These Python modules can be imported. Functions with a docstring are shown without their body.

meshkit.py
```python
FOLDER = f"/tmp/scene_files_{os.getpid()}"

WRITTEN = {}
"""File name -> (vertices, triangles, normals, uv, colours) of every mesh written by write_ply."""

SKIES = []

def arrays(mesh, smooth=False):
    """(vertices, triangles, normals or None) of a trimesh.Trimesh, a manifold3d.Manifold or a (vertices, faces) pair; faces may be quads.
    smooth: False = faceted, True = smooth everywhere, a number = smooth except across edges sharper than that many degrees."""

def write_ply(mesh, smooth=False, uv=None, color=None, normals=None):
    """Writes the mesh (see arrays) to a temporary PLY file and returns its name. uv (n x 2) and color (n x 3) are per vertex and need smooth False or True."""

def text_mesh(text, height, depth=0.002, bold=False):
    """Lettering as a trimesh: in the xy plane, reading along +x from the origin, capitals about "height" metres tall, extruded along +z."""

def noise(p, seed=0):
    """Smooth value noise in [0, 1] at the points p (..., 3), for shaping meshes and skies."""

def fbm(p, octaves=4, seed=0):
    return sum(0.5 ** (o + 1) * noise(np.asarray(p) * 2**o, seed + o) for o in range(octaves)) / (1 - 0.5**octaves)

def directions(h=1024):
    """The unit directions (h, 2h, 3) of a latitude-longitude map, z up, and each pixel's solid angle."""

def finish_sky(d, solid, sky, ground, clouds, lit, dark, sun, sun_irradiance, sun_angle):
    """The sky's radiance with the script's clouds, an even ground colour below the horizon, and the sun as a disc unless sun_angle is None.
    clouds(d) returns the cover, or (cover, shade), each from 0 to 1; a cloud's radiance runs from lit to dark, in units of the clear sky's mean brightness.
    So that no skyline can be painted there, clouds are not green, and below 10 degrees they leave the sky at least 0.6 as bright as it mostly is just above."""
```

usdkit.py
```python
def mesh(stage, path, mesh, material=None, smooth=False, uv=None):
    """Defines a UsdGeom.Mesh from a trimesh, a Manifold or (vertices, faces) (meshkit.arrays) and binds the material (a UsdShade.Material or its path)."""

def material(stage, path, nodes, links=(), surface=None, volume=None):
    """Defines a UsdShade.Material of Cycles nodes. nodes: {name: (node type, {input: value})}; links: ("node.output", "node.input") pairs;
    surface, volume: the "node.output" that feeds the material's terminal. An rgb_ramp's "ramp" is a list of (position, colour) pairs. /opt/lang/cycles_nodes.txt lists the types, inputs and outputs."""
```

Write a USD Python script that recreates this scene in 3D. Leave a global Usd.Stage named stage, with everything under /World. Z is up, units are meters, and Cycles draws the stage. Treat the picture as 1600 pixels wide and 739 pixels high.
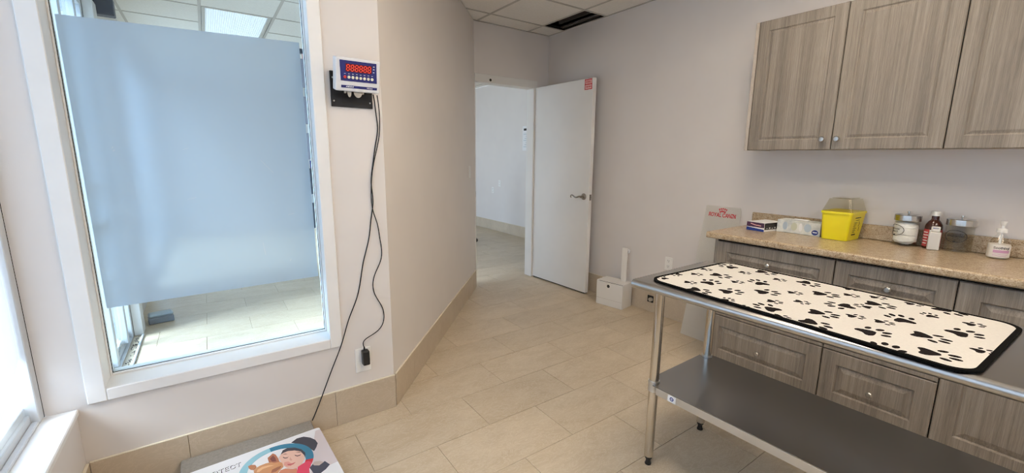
import math, random, numpy as np, trimesh, usdkit, meshkit
import manifold3d as m3
from shapely.geometry import Polygon, Point, LineString, box as sbox
from shapely import affinity
from shapely.ops import unary_union
from pxr import Usd, UsdGeom, UsdLux, UsdShade, Gf, Sdf, Vt

rng = random.Random(7)
stage = Usd.Stage.CreateInMemory()
UsdGeom.SetStageUpAxis(stage, "Z")
UsdGeom.SetStageMetersPerUnit(stage, 1.0)
UsdGeom.Xform.Define(stage, "/World")
UsdGeom.Scope.Define(stage, "/World/Looks")

# ------------------------------------------------------------------ camera, sky, exposure
EXPOSURE = 0.24
SKY = (0.64, 0.83, 1.12)
SKY_GAIN = 1.3
SUN = 2.5
TROFFER = 13.5
YAW, PITCH, ROLL, CAM_H, F_PX = 0.61422, 0.18289, -0.008536, 1.41, 671.01


def camera():
    f = np.array([math.sin(YAW) * math.cos(PITCH), math.cos(YAW) * math.cos(PITCH), -math.sin(PITCH)])
    r = np.array([math.cos(YAW), -math.sin(YAW), 0.0])
    d = np.cross(f, r)
    c, s = math.cos(ROLL), math.sin(ROLL)
    r, d = c * r + s * d, -s * r + c * d
    cam = UsdGeom.Camera.Define(stage, "/World/camera")
    cam.CreateHorizontalApertureAttr(36.0)
    cam.CreateVerticalApertureAttr(36.0 * 739 / 1600)
    cam.CreateFocalLengthAttr(36.0 * F_PX / 1600)
    cam.CreateClippingRangeAttr(Gf.Vec2f(0.02, 500))
    cam.CreateExposureAttr(EXPOSURE)
    m = Gf.Matrix4d(*r, 0, *(-d), 0, *(-f), 0, 0, 0, CAM_H, 1)
    UsdGeom.Xformable(cam).AddTransformOp().Set(m)


camera()
dome = UsdLux.DomeLight.Define(stage, "/World/sky")
dome.CreateIntensityAttr(SKY_GAIN)
dome.CreateColorAttr(Gf.Vec3f(*SKY))

sun = UsdLux.DistantLight.Define(stage, "/World/sun")
sun.CreateIntensityAttr(SUN)
sun.CreateAngleAttr(34.0)
sun.CreateNormalizeAttr(True)
sun.CreateColorAttr(Gf.Vec3f(0.90, 0.97, 1.06))


def aim(light, d):
    """a distant light shines along its own -z"""
    z = -np.array(d) / np.linalg.norm(d)
    x = np.cross((0, 0, 1.0), z)
    x /= np.linalg.norm(x)
    UsdGeom.Xformable(light).AddTransformOp().Set(Gf.Matrix4d(*x, 0, *np.cross(z, x), 0, *z, 0, 0, 0, 0, 1))


aim(sun, (0.985, 0.10, -1.0))

# ------------------------------------------------------------------ helpers
taken = {}


def numbered(parent, name):
    n = taken.get((parent, name), 0)
    taken[(parent, name)] = n + 1
    return f"{parent}/{name}" if n == 0 else f"{parent}/{name}_{n:03d}"


def keys(prim, **kw):
    for k, v in kw.items():
        if v:
            prim.SetCustomDataByKey(k, v)


class Thing:
    """An Xform at the thing's base; parts are given in world coordinates (rot=None) or in the thing's own frame."""

    def __init__(self, name, label, cat, base=(0, 0, 0), rot=None, group=None, kind=None):
        self.path = numbered("/World", name)
        self.base, self.rot = np.array(base, float), rot
        x = UsdGeom.Xform.Define(stage, self.path)
        x.AddTranslateOp().Set(Gf.Vec3d(*map(float, base)))
        if rot is not None:
            x.AddRotateZOp().Set(float(rot))
        keys(x.GetPrim(), label=label, category=cat, group=group, kind=kind)

    def part(self, name, mesh, mat, smooth=False, parent=None, label=None, kind=None):
        v, f, n = meshkit.arrays(mesh)
        if self.rot is None:
            v = v - self.base
        path = numbered(parent or self.path, name)
        m = usdkit.mesh(stage, path, (v, f), MATS[mat], smooth)
        keys(m.GetPrim(), label=label, kind=kind)
        return path


def single(name, label, cat, mesh, mat, smooth=False, group=None, kind=None):
    path = numbered("/World", name)
    m = usdkit.mesh(stage, path, mesh, MATS[mat], smooth)
    keys(m.GetPrim(), label=label, category=cat, group=group, kind=kind)
    return path


def bx(x0, x1, y0, y1, z0, z1):
    m = trimesh.creation.box((abs(x1 - x0), abs(y1 - y0), abs(z1 - z0)))
    m.apply_translation(((x0 + x1) / 2, (y0 + y1) / 2, (z0 + z1) / 2))
    return m


def cb(x0, x1, y0, y1, z0, z1, c=0.003):
    """box with chamfered edges"""
    p = []
    for sx in (0, 1):
        for sy in (0, 1):
            for sz in (0, 1):
                q = np.array([(x0, x1)[sx], (y0, y1)[sy], (z0, z1)[sz]], float)
                s = np.array([1 - 2 * sx, 1 - 2 * sy, 1 - 2 * sz]) * c
                for k in range(3):
                    o = s.copy()
                    o[k] = 0
                    p.append(q + o)
    return trimesh.convex.convex_hull(np.array(p))


def rb(x0, x1, y0, y1, z0, z1, r=0.006, n=12):
    pts = []
    s = trimesh.creation.icosphere(1, r).vertices
    for x in (x0 + r, x1 - r):
        for y in (y0 + r, y1 - r):
            for z in (z0 + r, z1 - r):
                pts.append(s + [x, y, z])
    return trimesh.convex.convex_hull(np.vstack(pts))


def cat(*ms):
    return trimesh.util.concatenate([m for m in ms if m is not None])


def cyl(p, q, r, n=24, r2=None):
    p, q = np.array(p, float), np.array(q, float)
    d = q - p
    L = np.linalg.norm(d)
    m = trimesh.creation.cylinder(r, L, sections=n)
    if r2 is not None:
        v = m.vertices.copy()
        k = v[:, 2] > 0
        v[k, :2] *= r2 / r
        m = trimesh.Trimesh(v, m.faces, process=False)
    m.apply_translation((0, 0, L / 2))
    m.apply_transform(trimesh.geometry.align_vectors([0, 0, 1], d / L))
    m.apply_translation(p)
    return m


def lathe(profile, c=(0, 0, 0), n=40):
    m = trimesh.creation.revolve(np.array(profile, float), sections=n)
    m.apply_translation(c)
    return m


def spline(pts, n=60):
    from scipy.interpolate import CubicSpline
    p = np.array(pts, float)
    t = np.r_[0, np.cumsum(np.linalg.norm(np.diff(p, axis=0), axis=1))]
    return CubicSpline(t, p)(np.linspace(0, t[-1], n))


def tube(pts, r, sides=10):
    p = np.array(pts, float)
    t = np.gradient(p, axis=0)
    t /= np.linalg.norm(t, axis=1, keepdims=True)
    a = np.array([0.31, 0.95, 0.05])
    rows = []
    rr = np.broadcast_to(r, (len(p),))
    for i in range(len(p)):
        a = a - t[i] * (a @ t[i])
        a /= np.linalg.norm(a)
        b = np.cross(t[i], a)
        ang = np.arange(sides) * 2 * math.pi / sides
        rows.append(p[i] + rr[i] * (np.cos(ang)[:, None] * a + np.sin(ang)[:, None] * b))
    v = np.vstack(rows + [p[:1], p[-1:]])
    f = []
    for i in range(len(p) - 1):
        for j in range(sides):
            q = (j + 1) % sides
            f += [(i * sides + j, i * sides + q, (i + 1) * sides + q), (i * sides + j, (i + 1) * sides + q, (i + 1) * sides + j)]
    e = len(p) * sides
    for j in range(sides):
        q = (j + 1) % sides
        f += [(e, q, j), (e + 1, e - sides + j, e - sides + q)]
    return trimesh.Trimesh(v, f, process=False)


def prism(poly, z0, z1):
    if not hasattr(poly, "geom_type"):
        poly = Polygon(poly)
    gs = [g for g in getattr(poly, "geoms", [poly]) if g.geom_type == "Polygon" and g.area > 1e-9]
    ms = []
    for g in gs:
        m = trimesh.creation.extrude_polygon(g, z1 - z0, engine="earcut")
        m.apply_translation((0, 0, z0))
        ms.append(m)
    return cat(*ms) if ms else None


def basis(m, o, ex, ey, ez):
    T = np.eye(4)
    T[:3, 0], T[:3, 1], T[:3, 2], T[:3, 3] = ex, ey, ez, o
    m = m.copy()
    m.apply_transform(T)
    return m


def rings(loops):
    """closed solid from a list of 4-corner loops, the first and the last capped"""
    v = np.array(loops, float).reshape(-1, 3)
    k, f = len(loops), []
    for i in range(k - 1):
        for j in range(4):
            a, b, c, d = 4 * i + j, 4 * i + (j + 1) % 4, 4 * i + 4 + (j + 1) % 4, 4 * i + 4 + j
            f += [(a, b, c), (a, c, d)]
    f += [(0, 2, 1), (0, 3, 2), (4 * k - 4, 4 * k - 3, 4 * k - 2), (4 * k - 4, 4 * k - 2, 4 * k - 1)]
    m = trimesh.Trimesh(v, f, process=False)
    if m.volume < 0:
        m.invert()
    return m


def raised_front(y0, y1, z0, z1, xf, th=0.02, m=0.068, deep=0.010, bev=0.026):
    """routed cabinet front facing -x, front at xf"""
    L = []
    for inset, x in ((0, xf + th), (0, xf + 0.004), (0.004, xf), (m, xf), (m + 0.006, xf + deep), (m + 0.009, xf + deep), (m + 0.009 + bev, xf + 0.0008), (m + 0.012 + bev, xf + 0.0005)):
        L.append([(x, y0 + inset, z0 + inset), (x, y1 - inset, z0 + inset), (x, y1 - inset, z1 - inset), (x, y0 + inset, z1 - inset)])
    return rings(L)


def knob(x, y, z, s=1.0):
    """cabinet knob on a front facing -x"""
    m = lathe(np.array([(0, 0), (0.008, 0), (0.0075, 0.003), (0.0055, 0.006), (0.005, 0.012), (0.010, 0.0155), (0.0145, 0.019), (0.0145, 0.022), (0.011, 0.026), (0.0, 0.0275)]) * s, n=24)
    return basis(m, (x, y, z), (0, 1, 0), (0, 0, 1), (-1, 0, 0)) if False else basis(m, (x, y, z), (0, -1, 0), (0, 0, 1), (-1, 0, 0))


def flat_text(s, h, depth=0.0006, bold=False, width=None):
    m = meshkit.text_mesh(s, h, depth, bold)
    b = m.bounds
    m.apply_translation((-(b[0][0] + b[1][0]) / 2, -(b[0][1] + b[1][1]) / 2, 0))
    if width:
        v = m.vertices.copy()
        v[:, 0] *= width / (b[1][0] - b[0][0])
        m = trimesh.Trimesh(v, m.faces, process=False)
    return m


def bend(m, R, ang0, c):
    """wrap a flat mesh (x along, y up, z out) on a cylinder of radius R about c; ang0 is where x = 0 lies"""
    m = m.subdivide_to_size(R * 0.25) if len(m.faces) < 400 else m
    v = m.vertices
    a = ang0 + v[:, 0] / R
    rr = R + v[:, 2]
    w = np.stack([c[0] + rr * np.cos(a), c[1] + rr * np.sin(a), c[2] + v[:, 1]], 1)
    return trimesh.Trimesh(w, m.faces, process=False)


# ------------------------------------------------------------------ materials
MATS = {}


def mat(name, nodes, links=(), surface="p.BSDF", **k):
    MATS[name] = usdkit.material(stage, f"/World/Looks/{name}", nodes, links, surface, **k)


def plain(name, col, rough=0.5, metal=0.0, spec=0.5, **kw):
    mat(name, {"p": ("principled_bsdf", {"base_color": col, "roughness": rough, "metallic": metal, "specular_ir_level" if False else "specular_ior_level": spec, **kw})})


def mottled(name, c0, c1, scale, rough=0.5, detail=4, stretch=(1, 1, 1), bump=0.0, bump_scale=None, spec=0.5, metal=0.0, lo=0.35, hi=0.65, vary=0.0, rot=(0, 0, 0)):
    nodes = {
        "g": ("geometry", {}), "m": ("mapping", {"scale": stretch, "rotation": rot}),
        "n": ("noise_texture", {"scale": scale, "detail": detail, "roughness": 0.6}),
        "r": ("rgb_ramp", {"ramp": [(lo, c0), (hi, c1)]}),
        "p": ("principled_bsdf", {"roughness": rough, "specular_ior_level": spec, "metallic": metal}),
    }
    links = [("g.position", "m.vector"), ("m.vector", "n.vector"), ("n.fac", "r.fac")]
    last = "r.color"
    if vary:
        nodes["o"] = ("object_info", {})
        nodes["vr"] = ("rgb_ramp", {"ramp": [(0, (1 - vary,) * 3), (1, (1 + vary * 0.6,) * 3)]})
        nodes["mx"] = ("mix", {"mix_type": "multiply", "fac": 1.0})
        links += [("o.random", "vr.fac"), (last, "mx.color1"), ("vr.color", "mx.color2")]
        last = "mx.color"
    links.append((last, "p.base_color"))
    if bump:
        nodes["n2"] = ("noise_texture", {"scale": bump_scale or scale * 8, "detail": 3})
        nodes["b"] = ("bump", {"strength": bump, "distance": 0.002})
        links += [("g.position", "n2.vector"), ("n2.fac", "b.height"), ("b.normal", "p.normal")]
    mat(name, nodes, links)


mottled("wall_paint", (0.72, 0.675, 0.640), (0.74, 0.697, 0.66), 3, 0.6, bump=0.10, bump_scale=260, spec=0.3)
mottled("trim_paint", (0.80, 0.785, 0.76), (0.83, 0.815, 0.79), 5, 0.42, bump=0.05, bump_scale=90, spec=0.4)
mottled("door_paint", (0.76, 0.745, 0.71), (0.79, 0.775, 0.74), 2.5, 0.45, spec=0.4)
mottled("ceiling_tile", (0.79, 0.76, 0.71), (0.83, 0.80, 0.75), 60, 0.9, bump=0.25, bump_scale=300, spec=0.1)
plain("grid_paint", (0.50, 0.47, 0.43), 0.5)
plain("plenum_dark", (0.012, 0.011, 0.010), 0.9)
plain("plenum_steel", (0.10, 0.09, 0.08), 0.6)


def stone(name, c0, c1, vein, rough):
    mat(name, {
        "g": ("geometry", {}), "m": ("mapping", {"scale": (1, 2.2, 1.5), "rotation": (0, 0, 0.5)}),
        "n": ("noise_texture", {"scale": 3.2, "detail": 6, "roughness": 0.62, "distortion": 0.8}),
        "n2": ("noise_texture", {"scale": 9, "detail": 8, "roughness": 0.7, "distortion": 2.2}),
        "r": ("rgb_ramp", {"ramp": [(0.3, c0), (0.7, c1)]}),
        "v": ("rgb_ramp", {"ramp": [(0.47, (0, 0, 0)), (0.5, (0.55, 0.55, 0.55)), (0.53, (0, 0, 0))]}),
        "o": ("object_info", {}), "vr": ("rgb_ramp", {"ramp": [(0, (0.94, 0.94, 0.94)), (1, (1.03, 1.03, 1.03))]}),
        "mx": ("mix", {"mix_type": "mix", "color2": vein}), "mu": ("mix", {"mix_type": "multiply", "fac": 1.0}),
        "p": ("principled_bsdf", {"roughness": rough, "specular_ior_level": 0.4}),
    }, [("g.position", "m.vector"), ("m.vector", "n.vector"), ("m.vector", "n2.vector"), ("n.fac", "r.fac"), ("n2.fac", "v.fac"), ("v.color", "mx.fac"), ("r.color", "mx.color1"),
        ("mx.color", "mu.color1"), ("o.random", "vr.fac"), ("vr.color", "mu.color2"), ("mu.color", "p.base_color")])


stone("floor_stone", (0.51, 0.407, 0.28), (0.61, 0.507, 0.37), (0.70, 0.62, 0.50), 0.34)
stone("base_stone", (0.53, 0.435, 0.32), (0.60, 0.50, 0.375), (0.66, 0.56, 0.44), 0.4)
plain("grout", (0.36, 0.285, 0.20), 0.9)
plain("caulk", (0.74, 0.67, 0.54), 0.6)


def wood(name, dark, mid, light):
    mat(name, {
        "g": ("geometry", {}), "m": ("mapping", {"scale": (110, 110, 1.6)}), "m2": ("mapping", {"scale": (420, 420, 14)}), "m3": ("mapping", {"scale": (14, 14, 0.5)}),
        "n": ("noise_texture", {"scale": 1.0, "detail": 5, "roughness": 0.6, "distortion": 0.3}),
        "n2": ("noise_texture", {"scale": 1.0, "detail": 3, "roughness": 0.7}),
        "n3": ("noise_texture", {"scale": 1.0, "detail": 2}),
        "a": ("mix", {"mix_type": "mix", "fac": 0.42}), "a2": ("mix", {"mix_type": "mix", "fac": 0.3}),
        "r": ("rgb_ramp", {"ramp": [(0.34, dark), (0.5, mid), (0.66, light)]}),
        "b": ("bump", {"strength": 0.15, "distance": 0.001}),
        "p": ("principled_bsdf", {"roughness": 0.5, "specular_ior_level": 0.35}),
    }, [("g.position", "m.vector"), ("g.position", "m2.vector"), ("g.position", "m3.vector"), ("m.vector", "n.vector"), ("m2.vector", "n2.vector"), ("m3.vector", "n3.vector"), ("n.fac", "a.color1"), ("n2.fac", "a.color2"),
        ("a.color", "a2.color1"), ("n3.fac", "a2.color2"), ("a2.color", "r.fac"), ("r.color", "p.base_color"), ("a.color", "b.height"), ("b.normal", "p.normal")])


wood("grey_wood", (0.140, 0.117, 0.093), (0.245, 0.209, 0.170), (0.36, 0.314, 0.262))
mottled("cabinet_edge", (0.42, 0.36, 0.30), (0.46, 0.40, 0.34), 20, 0.5)
plain("gap_dark", (0.03, 0.025, 0.02), 0.9)
mat("laminate", {
    "g": ("geometry", {}), "n": ("noise_texture", {"scale": 190, "detail": 3, "roughness": 0.7}), "n2": ("noise_texture", {"scale": 45, "detail": 4}),
    "r": ("rgb_ramp", {"ramp": [(0.36, (0.20, 0.115, 0.05)), (0.46, (0.41, 0.305, 0.19)), (0.56, (0.50, 0.395, 0.265)), (0.68, (0.66, 0.565, 0.42))]}),
    "a": ("mix", {"mix_type": "mix", "fac": 0.3}),
    "p": ("principled_bsdf", {"roughness": 0.27, "specular_ior_level": 0.5})},
    [("g.position", "n.vector"), ("g.position", "n2.vector"), ("n.fac", "a.color1"), ("n2.fac", "a.color2"), ("a.color", "r.fac"), ("r.color", "p.base_color")])


plain("brushed_steel", (0.47, 0.455, 0.435), 0.27, 1.0)
plain("shelf_steel", (0.34, 0.345, 0.345), 0.25, 1.0)
plain("tube_steel", (0.62, 0.585, 0.53), 0.15, 1.0)
plain("knob_nickel", (0.46, 0.44, 0.41), 0.25, 1.0)
plain("lever_nickel", (0.36, 0.33, 0.29), 0.3, 1.0)
plain("chrome", (0.58, 0.575, 0.56), 0.2, 1.0)
plain("zinc", (0.62, 0.62, 0.61), 0.4, 1.0)
plain("black_plastic", (0.012, 0.012, 0.013), 0.42)
plain("black_steel", (0.016, 0.016, 0.018), 0.5)
plain("black_rubber", (0.02, 0.02, 0.02), 0.7)
plain("white_plastic", (0.80, 0.79, 0.76), 0.35)
plain("wall_plate", (0.86, 0.84, 0.80), 0.3)
plain("slot_dark", (0.04, 0.035, 0.03), 0.8)
plain("housing_grey", (0.72, 0.72, 0.73), 0.4)
plain("panel_blue", (0.025, 0.03, 0.17), 0.35)
plain("led_window", (0.16, 0.012, 0.015), 0.25)
mat("led_red", {"p": ("principled_bsdf", {"base_color": (0.75, 0.05, 0.03), "roughness": 0.4, "emission_color": (1.0, 0.08, 0.04), "emission_strength": 0.35})})
plain("button_cream", (0.80, 0.76, 0.58), 0.4)
plain("button_red", (0.62, 0.05, 0.05), 0.4)
plain("print_white", (0.82, 0.82, 0.82), 0.5)
plain("print_black", (0.02, 0.018, 0.018), 0.55)
plain("print_grey", (0.22, 0.20, 0.20), 0.55)
plain("print_red", (0.60, 0.025, 0.035), 0.5)
plain("print_pink", (0.80, 0.45, 0.43), 0.5)
plain("print_blue", (0.02, 0.035, 0.20), 0.4)
mottled("mat_cloth", (0.585, 0.56, 0.52), (0.62, 0.595, 0.55), 120, 0.85, bump=0.1, spec=0.2)
plain("mat_border", (0.006, 0.006, 0.006), 1.0, spec=0.06)
plain("mat_print", (0.016, 0.013, 0.013), 1.0, spec=0.06)
mat("yellow_plastic", {"p": ("principled_bsdf", {"base_color": (0.82, 0.68, 0.012), "roughness": 0.38, "subsurface_weight": 0.1, "subsurface_scale": 0.01})})
plain("box_purple", (0.075, 0.028, 0.07), 0.4)
plain("box_blue", (0.015, 0.045, 0.26), 0.4)
plain("box_white", (0.80, 0.79, 0.77), 0.5)
mottled("box_pale", (0.50, 0.52, 0.50), (0.72, 0.72, 0.66), 16, 0.5, lo=0.38, hi=0.62)
plain("pale_green", (0.55, 0.56, 0.42), 0.5)
plain("pale_blue", (0.42, 0.50, 0.56), 0.5)
mottled("cotton", (0.82, 0.80, 0.76), (0.90, 0.89, 0.86), 40, 0.95, bump=0.6, bump_scale=160, spec=0.1)
mat("brown_glass", {"p": ("principled_bsdf", {"base_color": (0.055, 0.014, 0.008), "roughness": 0.12, "specular_ior_level": 0.6})})
plain("label_red", (0.42, 0.05, 0.045), 0.5)
plain("label_cream", (0.75, 0.72, 0.66), 0.5)
plain("label_pink", (0.55, 0.30, 0.45), 0.5)
plain("translucent_white", (0.62, 0.60, 0.56), 0.4)
plain("lotion", (0.80, 0.74, 0.66), 0.45)
mottled("scale_rubber", (0.25, 0.225, 0.195), (0.30, 0.27, 0.235), 80, 0.75, bump=0.2, bump_scale=500, spec=0.2)
plain("poster_white", (0.76, 0.76, 0.78), 0.4)
plain("teal_dark", (0.035, 0.20, 0.32), 0.4)
plain("teal_light", (0.28, 0.52, 0.60), 0.4)
plain("carton_white", (0.78, 0.755, 0.71), 0.55)
plain("grey_block", (0.20, 0.23, 0.27), 0.3)
plain("aluminium", (0.60, 0.62, 0.64), 0.35, 0.0)
plain("aluminium_dark", (0.06, 0.075, 0.09), 0.5)
mottled("paving", (0.34, 0.34, 0.33), (0.42, 0.42, 0.41), 6, 0.9)
mottled("grit", (0.10, 0.09, 0.08), (0.30, 0.28, 0.25), 90, 0.9)
plain("rack_dark", (0.05, 0.06, 0.085), 0.45)
plain("rack_lilac", (0.30, 0.30, 0.36), 0.5)
plain("paper", (0.80, 0.80, 0.80), 0.7)
mat("lens", {"p": ("principled_bsdf", {"base_color": (0.80, 0.83, 0.86), "roughness": 0.3, "emission_color": (0.85, 0.93, 1.0), "emission_strength": 0.25})})
mat("troffer_lens", {"p": ("principled_bsdf", {"base_color": (0.85, 0.85, 0.82), "roughness": 0.4, "emission_color": (1.0, 0.855, 0.69), "emission_strength": TROFFER})})


def pane(name, tint=(1, 1, 1), gloss=1.0):
    mat(name, {"t": ("transparent_bsdf", {"color": tint}), "g": ("glossy_bsdf", {"color": (gloss,) * 3, "roughness": 0.02}), "f": ("fresnel", {"IOR": 1.45}), "q": ("geometry", {}), "k": ("mix_float", {"b": 0.0}), "m": ("mix_closure", {})},
        [("q.backfacing", "k.fac"), ("f.fac", "k.a"), ("k.result", "m.fac"), ("t.BSDF", "m.closure1"), ("g.BSDF", "m.closure2")], surface="m.closure")


pane("clear_glass", (0.95, 0.97, 0.97))
pane("blue_glass", (0.88, 0.95, 0.985))
pane("jar_glass", (0.965, 0.97, 0.96))
pane("clear_plastic", (0.90, 0.88, 0.80))


def film(name, trans, diff, fac, clear=0.0):
    mat(name, {"t": ("translucent_bsdf", {"color": trans}), "d": ("diffuse_bsdf", {"color": diff}), "m": ("mix_closure", {"fac": fac}), "c": ("transparent_bsdf", {"color": (0.95, 0.97, 1.0)}), "m2": ("mix_closure", {"fac": clear})},
        [("t.BSDF", "m.closure1"), ("d.BSDF", "m.closure2"), ("m.closure", "m2.closure1"), ("c.BSDF", "m2.closure2")], surface="m2.closure")


mat("frosted_film", {"r": ("refraction_bsdf", {"color": (0.76, 0.80, 0.83), "roughness": 0.66, "IOR": 1.02}), "t": ("translucent_bsdf", {"color": (0.66, 0.71, 0.76)}), "d": ("diffuse_bsdf", {"color": (0.72, 0.76, 0.80)}),
                     "m": ("mix_closure", {"fac": 0.34}), "m2": ("mix_closure", {"fac": 0.16})},
    [("r.BSDF", "m.closure1"), ("t.BSDF", "m.closure2"), ("m.closure", "m2.closure1"), ("d.BSDF", "m2.closure2")], surface="m2.closure")
film("street_film", (0.53, 0.545, 0.565), (0.8, 0.8, 0.8), 0.12)
mat("clear_sheet", {"t": ("transparent_bsdf", {"color": (0.95, 0.95, 0.93)}), "p": ("principled_bsdf", {"base_color": (0.80, 0.775, 0.73), "roughness": 0.3}), "m": ("mix_closure", {"fac": 0.38})},
    [("t.BSDF", "m.closure1"), ("p.BSDF", "m.closure2")], surface="m.closure")

# ------------------------------------------------------------------ room shell
W, YW, YE, HC = 3.27, 2.218, 3.952, 2.733     # right wall, window wall, end wall, ceiling height
A, B = np.array((0.754, 2.218)), np.array((2.303, 3.952))
DD = (B - A) / np.linalg.norm(B - A)           # along the diagonal wall
DN = np.array((DD[1], -DD[0]))                 # its normal, into the room
BACK = -2.6
XS = -0.612                                    # glass line of the street windows


def struct(name, label, cat, mesh, m, smooth=False):
    return single(name, label, cat, mesh, m, smooth, kind="structure")


struct("ground", "grey outdoor paving beyond the street windows", "ground", bx(-30, -0.78, -20, 30, -0.3, -0.12), "paving")

# floor: 305 x 610 tiles in running bond along x
fl = Thing("floor", "beige stone tile floor laid in running bond", "floor", kind="structure")
fl.part("grout_bed", bx(-0.78, 4.62, BACK - 0.12, 9.1, -0.12, -0.0022), "grout")
TW, TH, GAP = 0.617, 0.3155, 0.0026
far = []
for r in range(-13, 26):
    y0 = 1.133 + TH * (r)
    y1 = y0 + TH
    if y0 > 9 or y1 < BACK:
        continue
    off = 0.183 if (r % 2) else 0.4915
    for k in range(-3, 8):
        x0 = off + TW * (k - 1)
        x1 = x0 + TW
        a0, a1, b0, b1 = max(x0, -0.77) + GAP / 2, min(x1, 4.6) - GAP / 2, y0 + GAP / 2, y1 - GAP / 2
        if a1 - a0 < 0.02:
            continue
        t = cb(a0, a1, b0, b1, -0.010, 0.0 + rng.uniform(-0.0003, 0.0003), 0.0008)
        seen = (y0 > 0.3 and y0 < 7.7 and x0 < 4.5) and not (x0 > 2.7 and y1 < 1.5) and not (y0 > 4.1 and 0.9 < x0 < 2.0)
        if seen:
            fl.part("floor_tile", t, "floor_stone")
        else:
            far.append(t)
fl.part("distant_floor_tile", cat(*far), "floor_stone", kind="stuff")


def wallpoly(name, label, parts, m="wall_paint"):
    return struct(name, label, "wall", cat(*parts), m)


# middle wall with the interior window
wallpoly("wall_middle", "white painted wall around the frosted interior window", [
    bx(-0.592, -0.421, YW, 2.43, 0, HC), prism([(0.447, YW), (A[0], A[1]), (0.664, 2.43), (0.447, 2.43)], 0, HC),
    bx(-0.421, 0.447, YW, 2.43, 0, 0.480), bx(-0.421, 0.447, YW, 2.43, 2.45, HC)])
wallpoly("wall_diagonal", "plain beige angled wall leading to the doorway", [prism([tuple(A), tuple(B), (2.303, 4.06), (2.19, 4.06), (0.664, 2.43)], 0, HC)])
wallpoly("wall_end", "beige end wall above and beside the open doorway", [bx(2.303, 3.11, YE, 4.06, 2.243, HC), bx(3.11, W, YE, 4.06, 0, HC)])
wallpoly("wall_right", "long beige wall behind the cabinets", [bx(W, W + 0.12, BACK, 4.06, 0, HC)])
wallpoly("wall_back", "plain wall behind the viewer", [bx(-0.70, W + 0.12, BACK - 0.12, BACK, 0, HC)])
wallpoly("wall_left", "low wall under the street window sill", [bx(-0.70, -0.508, BACK, YW - 0.001, 0, 0.405), bx(-0.70, -0.592, BACK, 4.302, 2.46, HC), bx(-0.70, -0.592, 5.7, 8.9, 2.46, HC)])
wallpoly("wall_hall", "bluish white wall seen through the open doorway", [bx(4.5, 4.62, 4.06, 9.0, 0, HC), bx(-0.70, 4.62, 9.0, 9.12, 0, HC), bx(-0.70, -0.592, 4.302, 5.7, 0, HC), bx(-0.70, -0.592, 8.9, 9.0, 0, HC), bx(W + 0.12, 4.62, 3.94, 4.06, 0, HC)])

# ceilings: lay-in tiles on a painted grid
XG = [-0.75, -0.105, 0.505, 1.115, 1.725, 2.335, 2.968, W]
YG = [BACK, -1.792, -1.182, -0.572, 0.038, 0.648, 1.258, 1.868, 2.478, 3.088, 3.692, YE]
VENT = (2.985, 3.236, 3.098, 3.684)


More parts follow.
